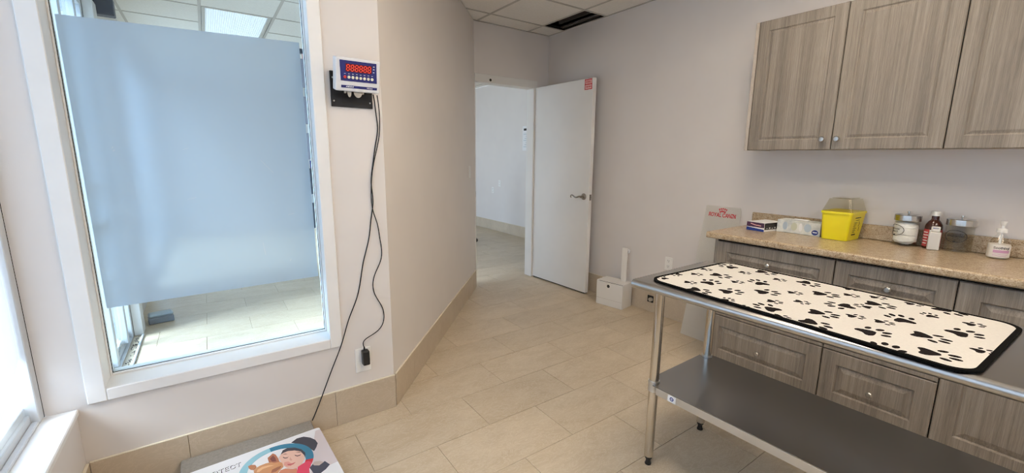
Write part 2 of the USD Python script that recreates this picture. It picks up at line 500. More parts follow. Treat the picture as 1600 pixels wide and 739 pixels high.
def ceiling(name, label, xg, yg, region, skip=(), holes=()):
    region = Polygon(region)

    def put_(c, n, m, k):
        if m is not None:
            c.part(n, m, k)

    def clip(x0, x1, y0, y1, z0, z1, c):
        r_ = sbox(x0, y0, x1, y1)
        if region.contains(r_):
            return cb(x0, x1, y0, y1, z0, z1, c)
        g = r_.intersection(region.buffer(-0.0005))
        return prism(g, z0, z1) if g.area > 1e-5 else None

    c = Thing(name, label, "ceiling", (0, 0, HC), kind="structure")
    for i in range(len(xg) - 1):
        for j in range(len(yg) - 1):
            if (i, j) in skip:
                continue
            put_(c, "ceiling_tile", clip(xg[i] + 0.004, xg[i + 1] - 0.004, yg[j] + 0.004, yg[j + 1] - 0.004, HC + 0.004, HC + 0.018, 0.002), "ceiling_tile")
    for x in xg[1:-1]:
        put_(c, "grid_bar", clip(x - 0.012, x + 0.012, yg[0], yg[-1], HC + 0.0005, HC + 0.0035, 0.0006), "grid_paint")
    for y in yg[1:-1]:
        for i in range(len(xg) - 1):
            if any((i, y) == h for h in holes):
                continue
            put_(c, "cross_bar", clip(xg[i] + 0.0125, xg[i + 1] - 0.0125, y - 0.012, y + 0.012, HC + 0.0005, HC + 0.0033, 0.0006), "grid_paint")
    return c


ce = ceiling("ceiling", "suspended ceiling of the exam room with one tile opening left black", XG, YG, [(-0.75, BACK), (W, BACK), (W, YE), (2.303, YE), (0.754, YW), (-0.75, YW)], skip=[(6, 9), (2, 5), (4, 5), (3, 2), (4, 2)])
ce.part("wall_angle", bx(W - 0.022, W, BACK, YE, HC + 0.0005, HC + 0.0036), "grid_paint")
ce.part("wall_angle", bx(2.2, W - 0.022, YE - 0.022, YE, HC + 0.0005, HC + 0.0036), "grid_paint")
ce.part("roof_deck", prism(sbox(-0.72, BACK - 0.12, 4.62, 9.12).difference(sbox(VENT[0], VENT[2], VENT[1], VENT[3])), HC + 0.03, HC + 0.14), "ceiling_tile")
v0, v1, v2, v3 = VENT
ce.part("vent_shaft", cat(bx(v0 - 0.02, v0, v2, v3, HC + 0.004, HC + 0.5), bx(v1, v1 + 0.02, v2, v3, HC + 0.004, HC + 0.5), bx(v0 - 0.02, v1 + 0.02, v2 - 0.02, v2, HC + 0.004, HC + 0.5),
                          bx(v0 - 0.02, v1 + 0.02, v3, v3 + 0.02, HC + 0.004, HC + 0.5), bx(v0 - 0.02, v1 + 0.02, v2 - 0.02, v3 + 0.02, HC + 0.5, HC + 0.52)), "plenum_dark", label="black open ceiling shaft")
ce.part("vent_rail", cat(bx(v1 - 0.06, v1 - 0.05, v2, v3, HC + 0.05, HC + 0.09), bx(v1 - 0.03, v1, v2, v3, HC + 0.02, HC + 0.035)), "plenum_steel")
ceiling("ceiling", "suspended ceiling of the room behind the frosted window", [-0.59, -0.52, 0.09, 0.69, 1.30, 1.91, 2.52, 3.13, 3.74, 4.35, 4.5],
        [2.43, 2.645, 3.255, 3.865, 4.475, 5.085, 5.695, 6.305, 6.915, 7.525, 8.135, 8.745, 9.0], [(-0.59, 2.43), (0.664, 2.43), (2.19, 4.06), (4.5, 4.06), (4.5, 9.0), (-0.59, 9.0)], skip=[(2, 5), (2, 6)], holes=[(2, 5.695)])


# skirting: stone tiles with a pale caulked top
def skirting(name, label, p, q, n, joints, h=0.197, t=0.011, m="base_stone"):
    """along the wall from p to q (2-D), n the wall's normal into the room"""
    p, q, n = map(np.array, (p, q, n))
    d = (q - p) / np.linalg.norm(q - p)
    L = np.linalg.norm(q - p)
    s = Thing(name, label, "skirting", (p[0], p[1], 0), kind="structure")
    cuts = [0] + list(joints) + [L]
    for a, b in zip(cuts, cuts[1:]):
        m0 = cb(a + 0.0006, b - 0.0006, 0.0005, t, 0.0005, h - 0.004, 0.0012)
        s.part("baseboard_tile", basis(m0, (p[0], p[1], 0), (d[0], d[1], 0), (n[0], n[1], 0), (0, 0, 1) if np.cross([*d, 0], [*n, 0])[2] > 0 else (0, 0, 1)), m)
    m0 = cb(0, L, 0.0005, t + 0.0006, h - 0.0035, h, 0.001)
    s.part("caulk_line", basis(m0, (p[0], p[1], 0), (d[0], d[1], 0), (n[0], n[1], 0), (0, 0, 1)), "caulk")


skirting("baseboard_middle", "stone tile skirting under the frosted window", (-0.497, YW), (0.757, YW), (0, -1), [0.315, 0.933])
skirting("baseboard_left", "stone tile skirting under the window sill", (-0.508, BACK + 0.02), (-0.508, YW - 0.012), (1, 0), [0.5, 1.115, 1.73, 2.345, 2.96, 3.575, 4.19])
skirting("baseboard_diagonal", "stone tile skirting along the angled wall", A + DD * 0.006, B - DD * 0.004, DN, [0.30, 0.915, 1.53, 2.145])
skirting("baseboard_right", "stone tile skirting along the right wall", (W, 1.56), (W, YE - 0.001), (-1, 0), [0.45, 1.06, 1.68])
skirting("baseboard_end", "short stone tile skirting behind the open door", (3.125, YE), (W - 0.013, YE), (0, -1), [])
skirting("baseboard_hall", "stone tile skirting along the wall beyond the doorway", (4.5, 4.08), (4.5, 8.99), (-1, 0), [0.6, 1.2, 1.8, 2.4, 3.0, 3.6, 4.2])

# window sill of the street window
si = Thing("trim_1", "white painted sill board beneath the street window", "sill", (-0.55, 0, 0.405), kind="structure")
si.part("sill_board", cb(-0.70, -0.500, BACK + 0.01, YW - 0.002, 0.4055, 0.43, 0.004), "trim_paint")

# interior window
w1 = Thing("window_1", "tall interior window with a frosted film over most of its glass", "window", (0, YW, 0.44), kind="structure")
cz = 2.52
w1.part("casing", cb(-0.471, -0.413, YW - 0.012, YW - 0.0005, 0.44, cz, 0.003), "trim_paint")
w1.part("casing", cb(0.431, 0.488, YW - 0.012, YW - 0.0005, 0.44, cz, 0.003), "trim_paint")
w1.part("casing", cb(-0.4125, 0.4305, YW - 0.012, YW - 0.0005, 0.44, 0.4895, 0.003), "trim_paint")
w1.part("caulk_line", bx(-0.4735, -0.4712, YW - 0.004, YW - 0.0005, 0.44, cz), "white_plastic")
w1.part("jamb_lining", bx(-0.4208, -0.418, YW + 0.0005, 2.43, 0.4805, 2.45), "trim_paint")
w1.part("jamb_lining", bx(0.444, 0.4468, YW + 0.0005, 2.43, 0.4805, 2.45), "trim_paint")
w1.part("jamb_lining", bx(-0.4179, 0.4439, YW + 0.0005, 2.43, 0.4803, 0.4832), "trim_paint")
for yy0, yy1 in ((2.348, 2.366), (2.3755, 2.394)):
    w1.part("glazing_bead", cb(-0.4178, -0.4125, yy0, yy1, 0.4834, 2.45, 0.001), "trim_paint")
    w1.part("glazing_bead", cb(0.4382, 0.4438, yy0, yy1, 0.4834, 2.45, 0.001), "trim_paint")
    w1.part("glazing_bead", cb(-0.4124, 0.4381, yy0, yy1, 0.4834, 0.491, 0.001), "trim_paint")
w1.part("gasket", cat(bx(-0.4124, -0.4102, 2.364, 2.3658, 0.4912, 2.45), bx(0.4362, 0.4381, 2.364, 2.3658, 0.4912, 2.45), bx(-0.4101, 0.4361, 2.364, 2.3658, 0.4912, 0.4927)), "black_rubber")
w1.part("glass_pane", bx(-0.4177, 0.4437, 2.3666, 2.3715, 0.4835, 2.449), "blue_glass", label="clear glass pane")
w1.part("frosted_film", prism([(-0.397, 0.775), (0.4258, 0.787), (0.4185, 1.937), (-0.402, 1.915)], 0, 0.0004).apply_transform(
    np.array([[1, 0, 0, 0], [0, 0, -1, 2.3664], [0, 1, 0, 0], [0, 0, 0, 1.0]])), "frosted_film", label="frosted privacy film")
for (x0, z0, x1, z1, wd) in ((0.214, 1.385, 0.262, 1.325, 0.0016), (0.196, 0.93, 0.19, 0.99, 0.002), (-0.075, 1.43, -0.055, 1.436, 0.0016), (-0.08, 1.215, -0.05, 1.222, 0.0018), (0.31, 1.12, 0.335, 1.125, 0.002), (-0.30, 1.42, -0.296, 1.425, 0.003), (-0.302, 1.432, -0.299, 1.437, 0.003), (0.30, 0.885, 0.305, 0.895, 0.003)):
    w1.part("scratch", prism(LineString([(x0, z0), (x1, z1)]).buffer(wd / 2, quad_segs=2), 0, 0.0002).apply_transform(np.array([[1, 0, 0, 0], [0, 0, -1, 2.3657], [0, 1, 0, 0], [0, 0, 0, 1.0]])), "print_white")


# street windows
def street_window(name, label, y0, y1, z0, mull, transoms, film_on, base):
    w = Thing(name, label, "window", base, kind="structure")
    xa, xb = -0.672, -0.592
    ys = [y0] + mull + [y1]
    w.part("frame", cb(xa, xb, y0, y0 + 0.05, z0 + 0.0005, 2.459, 0.003), "aluminium")
    w.part("frame", cb(xa, xb, y1 - 0.05, y1, z0 + 0.0005, 2.459, 0.003), "aluminium")
    w.part("sill_rail", cb(xa, xb - 0.022, y0 + 0.0505, y1 - 0.0505, z0 + 0.0005, z0 + 0.042, 0.003), "aluminium")
    w.part("sill_stop", cb(xa, XS - 0.012, y0 + 0.0505, y1 - 0.0505, z0 + 0.0425, z0 + 0.075, 0.003), "aluminium")
    w.part("sill_flange", cb(xb - 0.022, xb - 0.003, y0 + 0.0505, y1 - 0.0505, z0 + 0.0005, z0 + 0.012, 0.002), "aluminium")
    w.part("perimeter_seal", bx(xb - 0.004, xb + 0.0008, y1 - 0.004, y1 - 0.0005, z0 + 0.001, 2.459), "gap_dark")
    w.part("head_rail", cb(xa, xb, y0 + 0.0505, y1 - 0.0505, 2.40, 2.459, 0.003), "aluminium")
    for y in mull:
        w.part("mullion", cb(xa, xb, y - 0.028, y + 0.028, z0 + 0.0425, 2.3995, 0.003), "aluminium")
    for y, za, zb, ln in transoms:
        w.part("transom", cb(xa, xb + 0.004, y, y + ln, za, zb, 0.002), "aluminium")
    for a, b in zip(ys, ys[1:]):
        w.part("glass_pane", bx(XS - 0.004, XS, a + 0.029, b - 0.029, z0 + 0.043, 2.3995), "clear_glass")
    return w


w2 = street_window("window_2", "large street window with white film beside the sill", BACK + 0.02, YW - 0.002, 0.43, [-1.45, -0.25, 0.95], [], True, (-0.64, 0, 0.43))
pf = Polygon([(0.985, 0.507), (1.86, 0.507), (1.94, 0.573), (2.02, 0.608), (2.163, 0.69), (2.163, 2.39), (0.985, 2.39)])
rot_yz = np.array([[0, 0, 1, 0], [1, 0, 0, 0], [0, 1, 0, 0], [0, 0, 0, 1.0]])
for poly in (pf, sbox(-0.215, 0.507, 0.915, 2.39), sbox(-1.415, 0.507, -0.285, 2.39), sbox(BACK + 0.075, 0.507, -1.485, 2.39)):
    m = prism(poly, 0, 0.0004).apply_transform(rot_yz)
    m.apply_translation((XS + 0.0003, 0, 0))
    w2.part("white_film", m, "street_film", label="white translucent film")
w3 = street_window("window_3", "street window of the room behind the frosted glass", 2.432, 4.30, 0.0, [3.62, 4.06],
                   [(3.65, 1.178, 1.210, 0.37), (3.65, 0.905, 0.975, 0.37), (3.65, 0.578, 0.596, 0.37)], False, (-0.64, 4, 0))
street_window("window_4", "street window far beyond the doorway, lighting the hall", 5.702, 8.898, 0.0, [6.3, 7.6], [], False, (-0.64, 7.5, 0))
w3.part("return_panel", cb(-0.591, -0.535, 4.30, 4.44, 0.0005, 2.46, 0.003), "trim_paint")
w3.part("grit", cat(*[trimesh.creation.icosphere(0, rng.uniform(0.002, 0.006)).apply_translation((rng.uniform(-0.58, -0.53), rng.uniform(3.3, 4.25), 0.003)) for _ in range(140)]), "grit", kind="stuff")
w3.part("floor_track", cb(-0.545, -0.530, 2.44, 4.29, 0.0005, 0.014, 0.003), "aluminium")

# doorway and door
fr = Thing("trim_2", "white painted frame of the open doorway", "door frame", (2.7, YE, 0), kind="structure")
fr.part("head", cb(2.304, 3.1095, YE - 0.012, 4.07, 2.162, 2.2425, 0.003), "door_paint")
fr.part("jamb", cb(3.06, 3.1095, YE - 0.012, 4.07, 0.0005, 2.1615, 0.003), "door_paint")
fr.part("jamb", cb(2.304, 2.318, YE + 0.004, 4.07, 0.0005, 2.1615, 0.002), "door_paint")
fr.part("strike_plate", bx(2.318, 2.3192, YE + 0.006, YE + 0.03, 0.985, 1.05), "black_steel", label="dark strike plate")
fr.part("screw_hole", cyl((2.49, YE - 0.0126, 2.19), (2.49, YE - 0.0119, 2.19), 0.014, 12), "slot_dark", label="dark worn spot")

ang = math.degrees(math.atan2(-0.857, 0.039))
dr = Thing("door_1", "flush white door standing open against the right wall", "door", (3.080, 3.945, 0), rot=ang, kind="structure")
# own frame: x from the hinge to the free edge, y towards the wall behind, room face at y = 0
dr.part("leaf", cb(0.004, 0.858, 0.0, 0.045, 0.014, 2.168, 0.002), "door_paint")
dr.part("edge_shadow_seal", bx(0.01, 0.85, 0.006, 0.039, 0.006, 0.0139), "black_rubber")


def in_door(m, u, z):
    """a mesh modelled with x right, y up, z out, put on the door's room face (which looks along -y)"""
    return basis(m, (u, -0.0004, z), (1, 0, 0), (0, 0, 1), (0, -1, 0))


ros = in_door(lathe([(0, 0), (0.033, 0), (0.033, 0.004), (0.027, 0.009), (0.016, 0.011), (0.013, 0.014), (0.013, 0.045), (0, 0.046)], n=32), 0.79, 1.02)
hp = dr.part("lever_handle", ros, "lever_nickel", 40, label="dark nickel lever handle")
pts = spline([(0.79, -0.042, 1.02), (0.765, -0.047, 1.022), (0.735, -0.05, 1.012), (0.705, -0.048, 1.014), (0.675, -0.045, 1.028), (0.655, -0.044, 1.028), (0.647, -0.044, 1.014), (0.655, -0.044, 1.006)], 40)
dr.part("lever", tube(pts, np.linspace(0.0095, 0.0055, 40), 12), "lever_nickel", 60, parent=hp)
dr.part("latch_plate", bx(0.8578, 0.8592, 0.010, 0.035, 0.985, 1.045), "lever_nickel", label="nickel latch plate")
dr.part("latch_bolt", cb(0.859, 0.869, 0.015, 0.030, 1.005, 1.027, 0.003), "lever_nickel")
zig = [(0.746, 2.067)]
for k in range(10):
    zig += [(0.746 + 0.0098 * (k + 0.5), 2.060), (0.746 + 0.0098 * (k + 1), 2.067)]
for k in range(10):
    zig += [(0.844 - 0.0098 * (k + 0.5) if k else 0.839, 2.168 if False else 2.164), (0.844 - 0.0098 * (k + 1), 2.157)]
stp = dr.part("sticker", in_door(prism(Polygon(zig).buffer(0), 0, 0.0006), 0, 0), "print_red", label="small red and white sticker")
for (za, zb) in ((2.120, 2.148), (2.074, 2.104)):
    dr.part("sticker_panel", in_door(prism(sbox(0.758, za, 0.832, zb).buffer(0.004), 0.0006, 0.0009), 0, 0), "print_pink", parent=stp)
dr.part("sticker_lettering", in_door(flat_text("FREE", 0.017, 0.0003, True, 0.06), 0.795, 2.134).apply_translation((0, -0.0009, 0)), "print_red", parent=stp)
dr.part("sticker_band", in_door(prism(unary_union([sbox(0.764 + 0.012 * k, 2.083, 0.771 + 0.012 * k, 2.096 - 0.002 * (k % 2)) for k in range(6)]), 0.0009, 0.0012), 0, 0), "print_red", parent=stp)
for z in (0.25, 1.1, 1.95):
    dr.part("hinge", cyl((0.0, 0.0, z), (0.0, 0.0, z + 0.09), 0.006, 12), "zinc", 40)

# ------------------------------------------------------------------ cabinets
base_g = "grey base cabinets under the counter"


def base_unit(label, y0, y1, kind, hinge_right=True):
    c = Thing("base_cabinet", label, "cabinet", (2.97, (y0 + y1) / 2, 0))
    c.part("carcass", cat(bx(2.7105, 3.255, y0 + 0.0005, y1 - 0.0005, 0.082, 0.895), bx(2.76, 3.255, y0 + 0.0005, y1 - 0.0005, 0.0005, 0.0815)), "grey_wood")
    c.part("shadow_backing", bx(2.7100, 2.7104, y0 + 0.001, y1 - 0.001, 0.084, 0.893), "gap_dark")
    g = 0.0022
    if kind == "drawers":
        for z0, z1, kz in ((0.688, 0.884, 0.785), (0.392, 0.684, 0.54), (0.084, 0.388, 0.222)):
            p = c.part("drawer", raised_front(y0 + g, y1 - g, z0, z1, 2.69, m=0.062 if z1 - z0 < 0.25 else 0.07), "grey_wood")
            c.part("knob", knob(2.6898, (y0 + y1) / 2, kz), "knob_nickel", 40, parent=p, label="small nickel knob")
    else:
        p = c.part("cabinet_door", raised_front(y0 + g, y1 - g, 0.084, 0.884, 2.69, m=0.075), "grey_wood")
        c.part("knob", knob(2.6898, y0 + 0.04, 0.80), "knob_nickel", 40, parent=p, label="small nickel knob")
    return c


u1 = base_unit("wide grey base cabinet with three drawers, at the end of the counter nearest the doorway", 0.827, 1.482, "drawers")
u1.part("end_panel", cb(2.70, 3.255, 1.483, 1.501, 0.0005, 0.895, 0.002), "grey_wood")
base_unit("narrower grey three-drawer base cabinet in the middle of the row", 0.3615, 0.8265, "drawers")
base_unit("grey base cabinet with a tall single door, at the right end of the picture", -0.10, 0.361, "door")

ct = Thing("countertop", "speckled tan laminate countertop with an upstand against the wall", "countertop", (2.96, 0.5, 0.898))
prof = [(2.66 + 0.012, 0.8985)] + [(2.672 - 0.012 * math.sin(a), 0.9105 - 0.012 * math.cos(a)) for a in np.linspace(0.2, 1.57, 5)] + [(2.672 - 0.012 * math.cos(a), 0.926 + 0.012 * math.sin(a)) for a in np.linspace(0, 1.57, 6)] + [(3.262, 0.938), (3.262, 0.8985)]
m = trimesh.creation.extrude_polygon(Polygon(prof), 1.66, engine="earcut")
ct.part("slab", basis(m, (0, 1.545, 0), (1, 0, 0), (0, 0, 1), (0, -1, 0)), "laminate", 30)
ct.part("upstand", cb(3.246, 3.264, -0.115, 1.545, 0.9385, 1.028, 0.004), "laminate")


def wall_unit(label, y0, y1, extra_end):
    ym = (y0 + y1) / 2
    c = Thing("wall_cabinet", label, "cabinet", (3.1, ym, 1.467))
    c.part("carcass", bx(2.962, 3.268, y0 + 0.0005, y1 - 0.0005, 1.4695, 2.255), "cabinet_edge")
    c.part("shadow_backing", bx(2.9612, 2.9618, y0 + 0.001, y1 - 0.001, 1.4695, 2.2545), "gap_dark")
    for a, b, kn in ((ym, y1, ym + 0.042), (y0, ym, ym - 0.03)):
        p = c.part("cabinet_door", raised_front(a + 0.0018, b - 0.0018, 1.467, 2.256, 2.94, m=0.060, deep=0.005, bev=0.012), "grey_wood")
        c.part("knob", knob(2.9398, kn, 1.526, 1.12), "knob_nickel", 40, parent=p, label="small nickel knob")
    if extra_end:
        c.part("end_panel", cb(2.944, 3.268, y1 + 0.0035, y1 + 0.024, 1.466, 2.257, 0.002), "cabinet_edge", label="paler end panel")


wall_unit("grey wood-grain wall cabinet with two doors and paired knobs, nearest the doorway", 0.54, 1.478, True)
wall_unit("grey wood-grain wall cabinet at the right edge, only its left door in view", -0.398, 0.539, False)

# ------------------------------------------------------------------ steel table and mat
tb = Thing("steel_table", "stainless steel work table on tubular legs with a lower shelf", "table", (1.799, 0.436, 0), rot=1.35)
X0, X1, Y1 = -0.30, 0.318, 0.758
ZT = 0.885
prof = [(X0 + 0.018 - 0.018 * math.sin(a), ZT - 0.018 + 0.018 * math.cos(a)) for a in np.linspace(0, math.pi * 1.15, 14)]
prof2 = [(X1 - 0.018 + 0.018 * math.sin(a), ZT - 0.018 + 0.018 * math.cos(a)) for a in np.linspace(math.pi * 1.15, 0, 14)]
outer = prof + [(X0 + 0.03, ZT - 0.034), (X0 + 0.03, ZT - 0.003), (X1 - 0.03, ZT - 0.003), (X1 - 0.03, ZT - 0.034)] + prof2
m = trimesh.creation.extrude_polygon(Polygon(outer).buffer(0), 2 * Y1, engine="earcut")
tp = tb.part("tabletop", basis(m, (0, Y1, 0), (1, 0, 0), (0, 0, 1), (0, -1, 0)), "brushed_steel", 35)
for s in (1, -1):
    tb.part("end_flange", cb(X0 + 0.014, X1 - 0.014, s * (Y1 - 0.004) - 0.002, s * (Y1 - 0.004) + 0.002, ZT - 0.036, ZT - 0.0035, 0.0008), "brushed_steel")
for s in (-1, 1):
    tb.part("hat_channel", cb(-0.25, 0.27, s * 0.66 - 0.05, s * 0.66 + 0.05, ZT - 0.030, ZT - 0.0045, 0.003), "zinc")
for sx in (-1, 1):
    for sy in (1, -1):
        x, y = 0.222 * sx, 0.66 * sy
        lg = tb.part("leg", cyl((x, y, 0.045), (x, y, ZT - 0.031), 0.0205, 32), "tube_steel", 40)
        tb.part("foot", lathe([(0, 0.0005), (0.014, 0.0005), (0.015, 0.006), (0.011, 0.014), (0.011, 0.03), (0.0165, 0.034), (0.0165, 0.046), (0, 0.0465)], (x, y, 0), 24), "black_plastic", 40, parent=lg, label="black plastic foot")
        tb.part("shelf_collar", lathe([(0.0206, 0.375), (0.0245, 0.375), (0.0245, 0.425), (0.0206, 0.425), (0.0206, 0.375)], (x, y, 0), 28), "zinc", 40, parent=lg)
sx0, sx1, sy1 = -0.222, 0.222, 0.66
sh = Polygon([(-0.252, -0.69), (0.252, -0.69), (0.252, 0.69), (-0.252, 0.69)])
for x in (-0.222, 0.222):
    for y in (-0.66, 0.66):
        sh = sh.difference(sbox(x - 0.05, y - 0.05, x + 0.05, y + 0.05) if False else Point(x, y).buffer(0.0252, quad_segs=8))
        cx, cy = math.copysign(0.252, x), math.copysign(0.69, y)
        sh = sh.difference(Polygon([(cx - math.copysign(0.03, x), cy), (cx, cy), (cx, cy - math.copysign(0.03, y)), (x + math.copysign(0.02, x), y - math.copysign(0.006, y)), (x - math.copysign(0.006, x), y + math.copysign(0.02, y))]).buffer(0.012))
sf = tb.part("shelf", prism(sh, 0.412, 0.416), "shelf_steel", label="dull grey steel lower shelf")
tb.part("shelf_edge", cb(-0.252, -0.2475, -0.60, 0.628, 0.378, 0.4118, 0.001), "zinc", parent=sf, label="bright folded front edge of the shelf")
tb.part("shelf_edge", cb(0.2475, 0.252, -0.60, 0.628, 0.378, 0.4118, 0.001), "zinc", parent=sf)
tb.part("shelf_edge", cb(-0.19, 0.19, 0.6855, 0.69, 0.378, 0.4118, 0.001), "zinc", parent=sf)
st = basis(prism(sbox(-0.019, -0.0145, 0.019, 0.0145), 0, 0.0005), (-0.2525, 0.548, 0.395), (0, -1, 0), (0, 0, 1), (-1, 0, 0))
sp = tb.part("sticker", st, "print_white", label="small white sticker with a blue round logo")
ring = Point(0, 0).buffer(0.009).difference(Point(0, 0).buffer(0.0055)).union(sbox(-0.004, -0.0015, 0.004, 0.0015))
tb.part("sticker_logo", basis(prism(ring, 0.0005, 0.0008), (-0.2525, 0.548, 0.395), (0, -1, 0), (0, 0, 1), (-1, 0, 0)), "print_blue", parent=sp)

PAWS = [[1.695, 0.956, 1.737, 0.959], [1.563, 0.936, 1.563, 0.891], [1.644, 0.849, 1.676, 0.828], [1.849, 1.008, 1.854, 0.967], [2.042, 1.042, 2.051, 1.08], [1.897, 1.098, 1.903, 1.077], [1.776, 1.073, 1.79, 1.051], [1.632, 1.013, 1.645, 0.99], [1.807, 0.902, 1.823, 0.886], [1.537, 0.795, 1.567, 0.789], [1.511, 0.734, 1.522, 0.711], [1.711, 1.109, 1.687, 1.114], [1.598, 1.102, 1.601, 1.12], [1.511, 1.03, 1.519, 1.048], [1.876, 0.824, 1.901, 0.856], [2.081, 0.92, 2.09, 0.875], [1.757, 0.766, 1.787, 0.738], [1.579, 0.649, 1.588, 0.685], [2.053, 0.729, 2.035, 0.691], [1.927, 0.629, 1.944, 0.593], [1.84, 0.514, 1.81, 0.545], [1.675, 0.548, 1.683, 0.513], [1.555, 0.525, 1.547, 0.49], [1.995, 0.966, 1.995, 0.944], [2.004, 0.82, 2.008, 0.792], [1.849, 0.697, 1.862, 0.676], [1.669, 0.693, 1.678, 0.667], [1.752, 0.634, 1.753, 0.605], [2.098, 0.589, 2.116, 0.569], [2.003, 0.56, 2.012, 0.534], [1.525, 0.607, 1.529, 0.58], [1.735, 0.466, 1.749, 0.446], [1.956, 0.468, 1.961, 0.423], [1.827, 0.352, 1.86, 0.373], [1.61, 0.388, 1.639, 0.369], [1.718, 0.286, 1.718, 0.244], [1.831, 0.225, 1.86, 0.206], [1.577, 0.242, 1.587, 0.204], [2.085, 0.307, 2.069, 0.259], [1.707, 0.165, 1.729, 0.142], [1.492, 0.317, 1.531, 0.316], [2.054, 0.491, 2.064, 0.473], [1.89, 0.467, 1.889, 0.491], [1.751, 0.395, 1.761, 0.366], [2.071, 0.391, 2.084, 0.37], [1.96, 0.31, 1.986, 0.326], [1.969, 0.221, 1.991, 0.196]]
mc, ma = np.array((1.815, 0.628)), -2.25
mt = Thing("paw_print_mat", "white rectangular mat with black paw prints and black border on the steel table", "mat", (mc[0], mc[1], ZT + 0.0003), rot=ma)
full = sbox(-0.300 + 0.065, -0.503 + 0.065, 0.300 - 0.065, 0.503 - 0.065).buffer(0.065, quad_segs=10)
innr = full.buffer(-0.013)
mt.part("border", prism(full.difference(innr), 0, 0.0072), "mat_border", label="black stitched border")
mt.part("cloth", prism(innr, 0, 0.0062), "mat_cloth")
pad = [(-0.30, 0.36), (-0.14, 0.56), (0.0, 0.60), (0.14, 0.56), (0.30, 0.36), (0.52, 0.10), (0.66, -0.18), (0.62, -0.42), (0.44, -0.50), (0.22, -0.40), (0, -0.34), (-0.22, -0.40), (-0.44, -0.50), (-0.62, -0.42), (-0.66, -0.18), (-0.52, 0.10)]


def ell(x, y, rx, ry, a):
    return affinity.translate(affinity.rotate(affinity.scale(Point(0, 0).buffer(1, quad_segs=6), rx, ry), a, origin=(0, 0)), x, y)


paw = unary_union([Polygon(pad).buffer(0.10, quad_segs=3).buffer(-0.06), ell(-0.30, 1.28, 0.20, 0.33, 6), ell(0.30, 1.28, 0.20, 0.33, -6), ell(-0.78, 0.76, 0.19, 0.31, 26), ell(0.78, 0.76, 0.19, 0.31, -26)])
c, s = math.cos(math.radians(-ma)), math.sin(math.radians(-ma))
inv = np.array([[c, -s], [s, c]])
for px, py, tx, ty in PAWS:
    d = np.array((tx - px, ty - py))
    L = np.linalg.norm(d)
    L = 0.041 if L > 0.034 else 0.0245
    g = affinity.rotate(affinity.scale(paw, L, L, origin=(0, 0)), math.degrees(math.atan2(d[1], d[0])) - 90 - ma, origin=(0, 0))
    q = inv @ (np.array((px, py)) - mc)
    g = affinity.translate(g, q[0], q[1]).intersection(innr).simplify(0.0004)
    pm = prism(g, 0.0062, 0.0066) if not g.is_empty else None
    if pm is not None:
        mt.part("paw_print", pm, "mat_print")

# ------------------------------------------------------------------ things on the counter
ZC = 0.9385


def front_frame(p, q):
    """origin p, x from p to q, y back, z up: returns (base, rot) for a thing whose front lower edge runs p to q"""
    d = np.array(q) - np.array(p)
    return math.degrees(math.atan2(d[1], d[0])), np.linalg.norm(d)


# glove box: front from (2.972,1.443) to (2.95,1.308)
r, L = front_frame((2.972, 1.443), (2.952, 1.308))
gb = Thing("glove_box", "small purple, white and blue carton at the far end of the counter", "box", (2.972, 1.443, ZC), rot=r)
gb.part("carton", cb(0, 0.125, 0.0, 0.20, 0.0005, 0.058, 0.0012), "box_white")
gb.part("purple_print", bx(0.0015, 0.1235, -0.0006, -0.0001, 0.026, 0.057), "box_purple")
gb.part("blue_print", prism([(0.0015, 0.001), (0.1235, 0.001), (0.1235, 0.0155), (0.0015, 0.022)], 0, 0.0005).apply_transform(np.array([[1, 0, 0, 0], [0, 0, -1, -0.0001], [0, 1, 0, 0], [0, 0, 0, 1.0]])), "box_blue")
gb.part("side_print", bx(0.1251, 0.1256, 0.001, 0.199, 0.014, 0.057), "print_black", label="dark printed side")
gb.part("end_print", bx(-0.0006, -0.0001, 0.001, 0.199, 0.001, 0.057), "box_purple")
for k in range(6):
    gb.part("side_line", bx(0.1257, 0.1260, 0.02 + 0.028 * k, 0.034 + 0.028 * k, 0.020, 0.024 + 0.004 * (k % 2)), "box_white")
gb.part("white_swoosh", prism(LineString([(0.03, 0.047), (0.06, 0.040), (0.10, 0.038)]).buffer(0.003), 0, 0.0002).apply_transform(np.array([[1, 0, 0, 0], [0, 0, -1, -0.0007], [0, 1, 0, 0], [0, 0, 0, 1.0]])), "print_pink")

r, L = front_frame((3.066, 1.293), (3.069, 1.042))
tbx = Thing("tissue_box", "long pale patterned carton with a dark blue oval logo, left of the yellow bin", "box", (3.066, 1.293, ZC), rot=r)
tbx.part("carton", cb(0, 0.25, 0.0, 0.115, 0.0005, 0.082, 0.0015), "box_pale")
F2 = np.array([[1, 0, 0, 0], [0, 0, -1, -0.0002], [0, 1, 0, 0], [0, 0, 0, 1.0]])
for a, b, mm in ((0.035, 0.065, "pale_blue"), (0.085, 0.12, "pale_green"), (0.13, 0.15, "box_white"), (0.16, 0.20, "pale_blue")):
    tbx.part("printed_patch", prism(ell((a + b) / 2, 0.045, (b - a) / 2, 0.026, 0), 0, 0.0004).apply_transform(F2), mm)
ov = tbx.part("oval_logo", prism(ell(0.222, 0.022, 0.018, 0.016, 0), 0, 0.0008).apply_transform(F2), "print_blue", label="dark blue oval logo")
tbx.part("logo_bar", prism(sbox(0.210, 0.020, 0.234, 0.026), 0.0008, 0.0010).apply_transform(F2), "print_white", parent=ov)
tbx.part("tear_slot", prism(ell(0.125, 0.0575, 0.06, 0.018, 0), 0.0822, 0.0826), "box_white")
tbx.part("tissue", rb(0.075, 0.165, 0.045, 0.07, 0.0827, 0.091, 0.004), "box_white")

# sharps container
sc = Thing("sharps_container", "bright yellow sharps bin with a clear domed lid on the counter", "sharps bin", (3.03, 0.96, ZC), rot=-92.0)


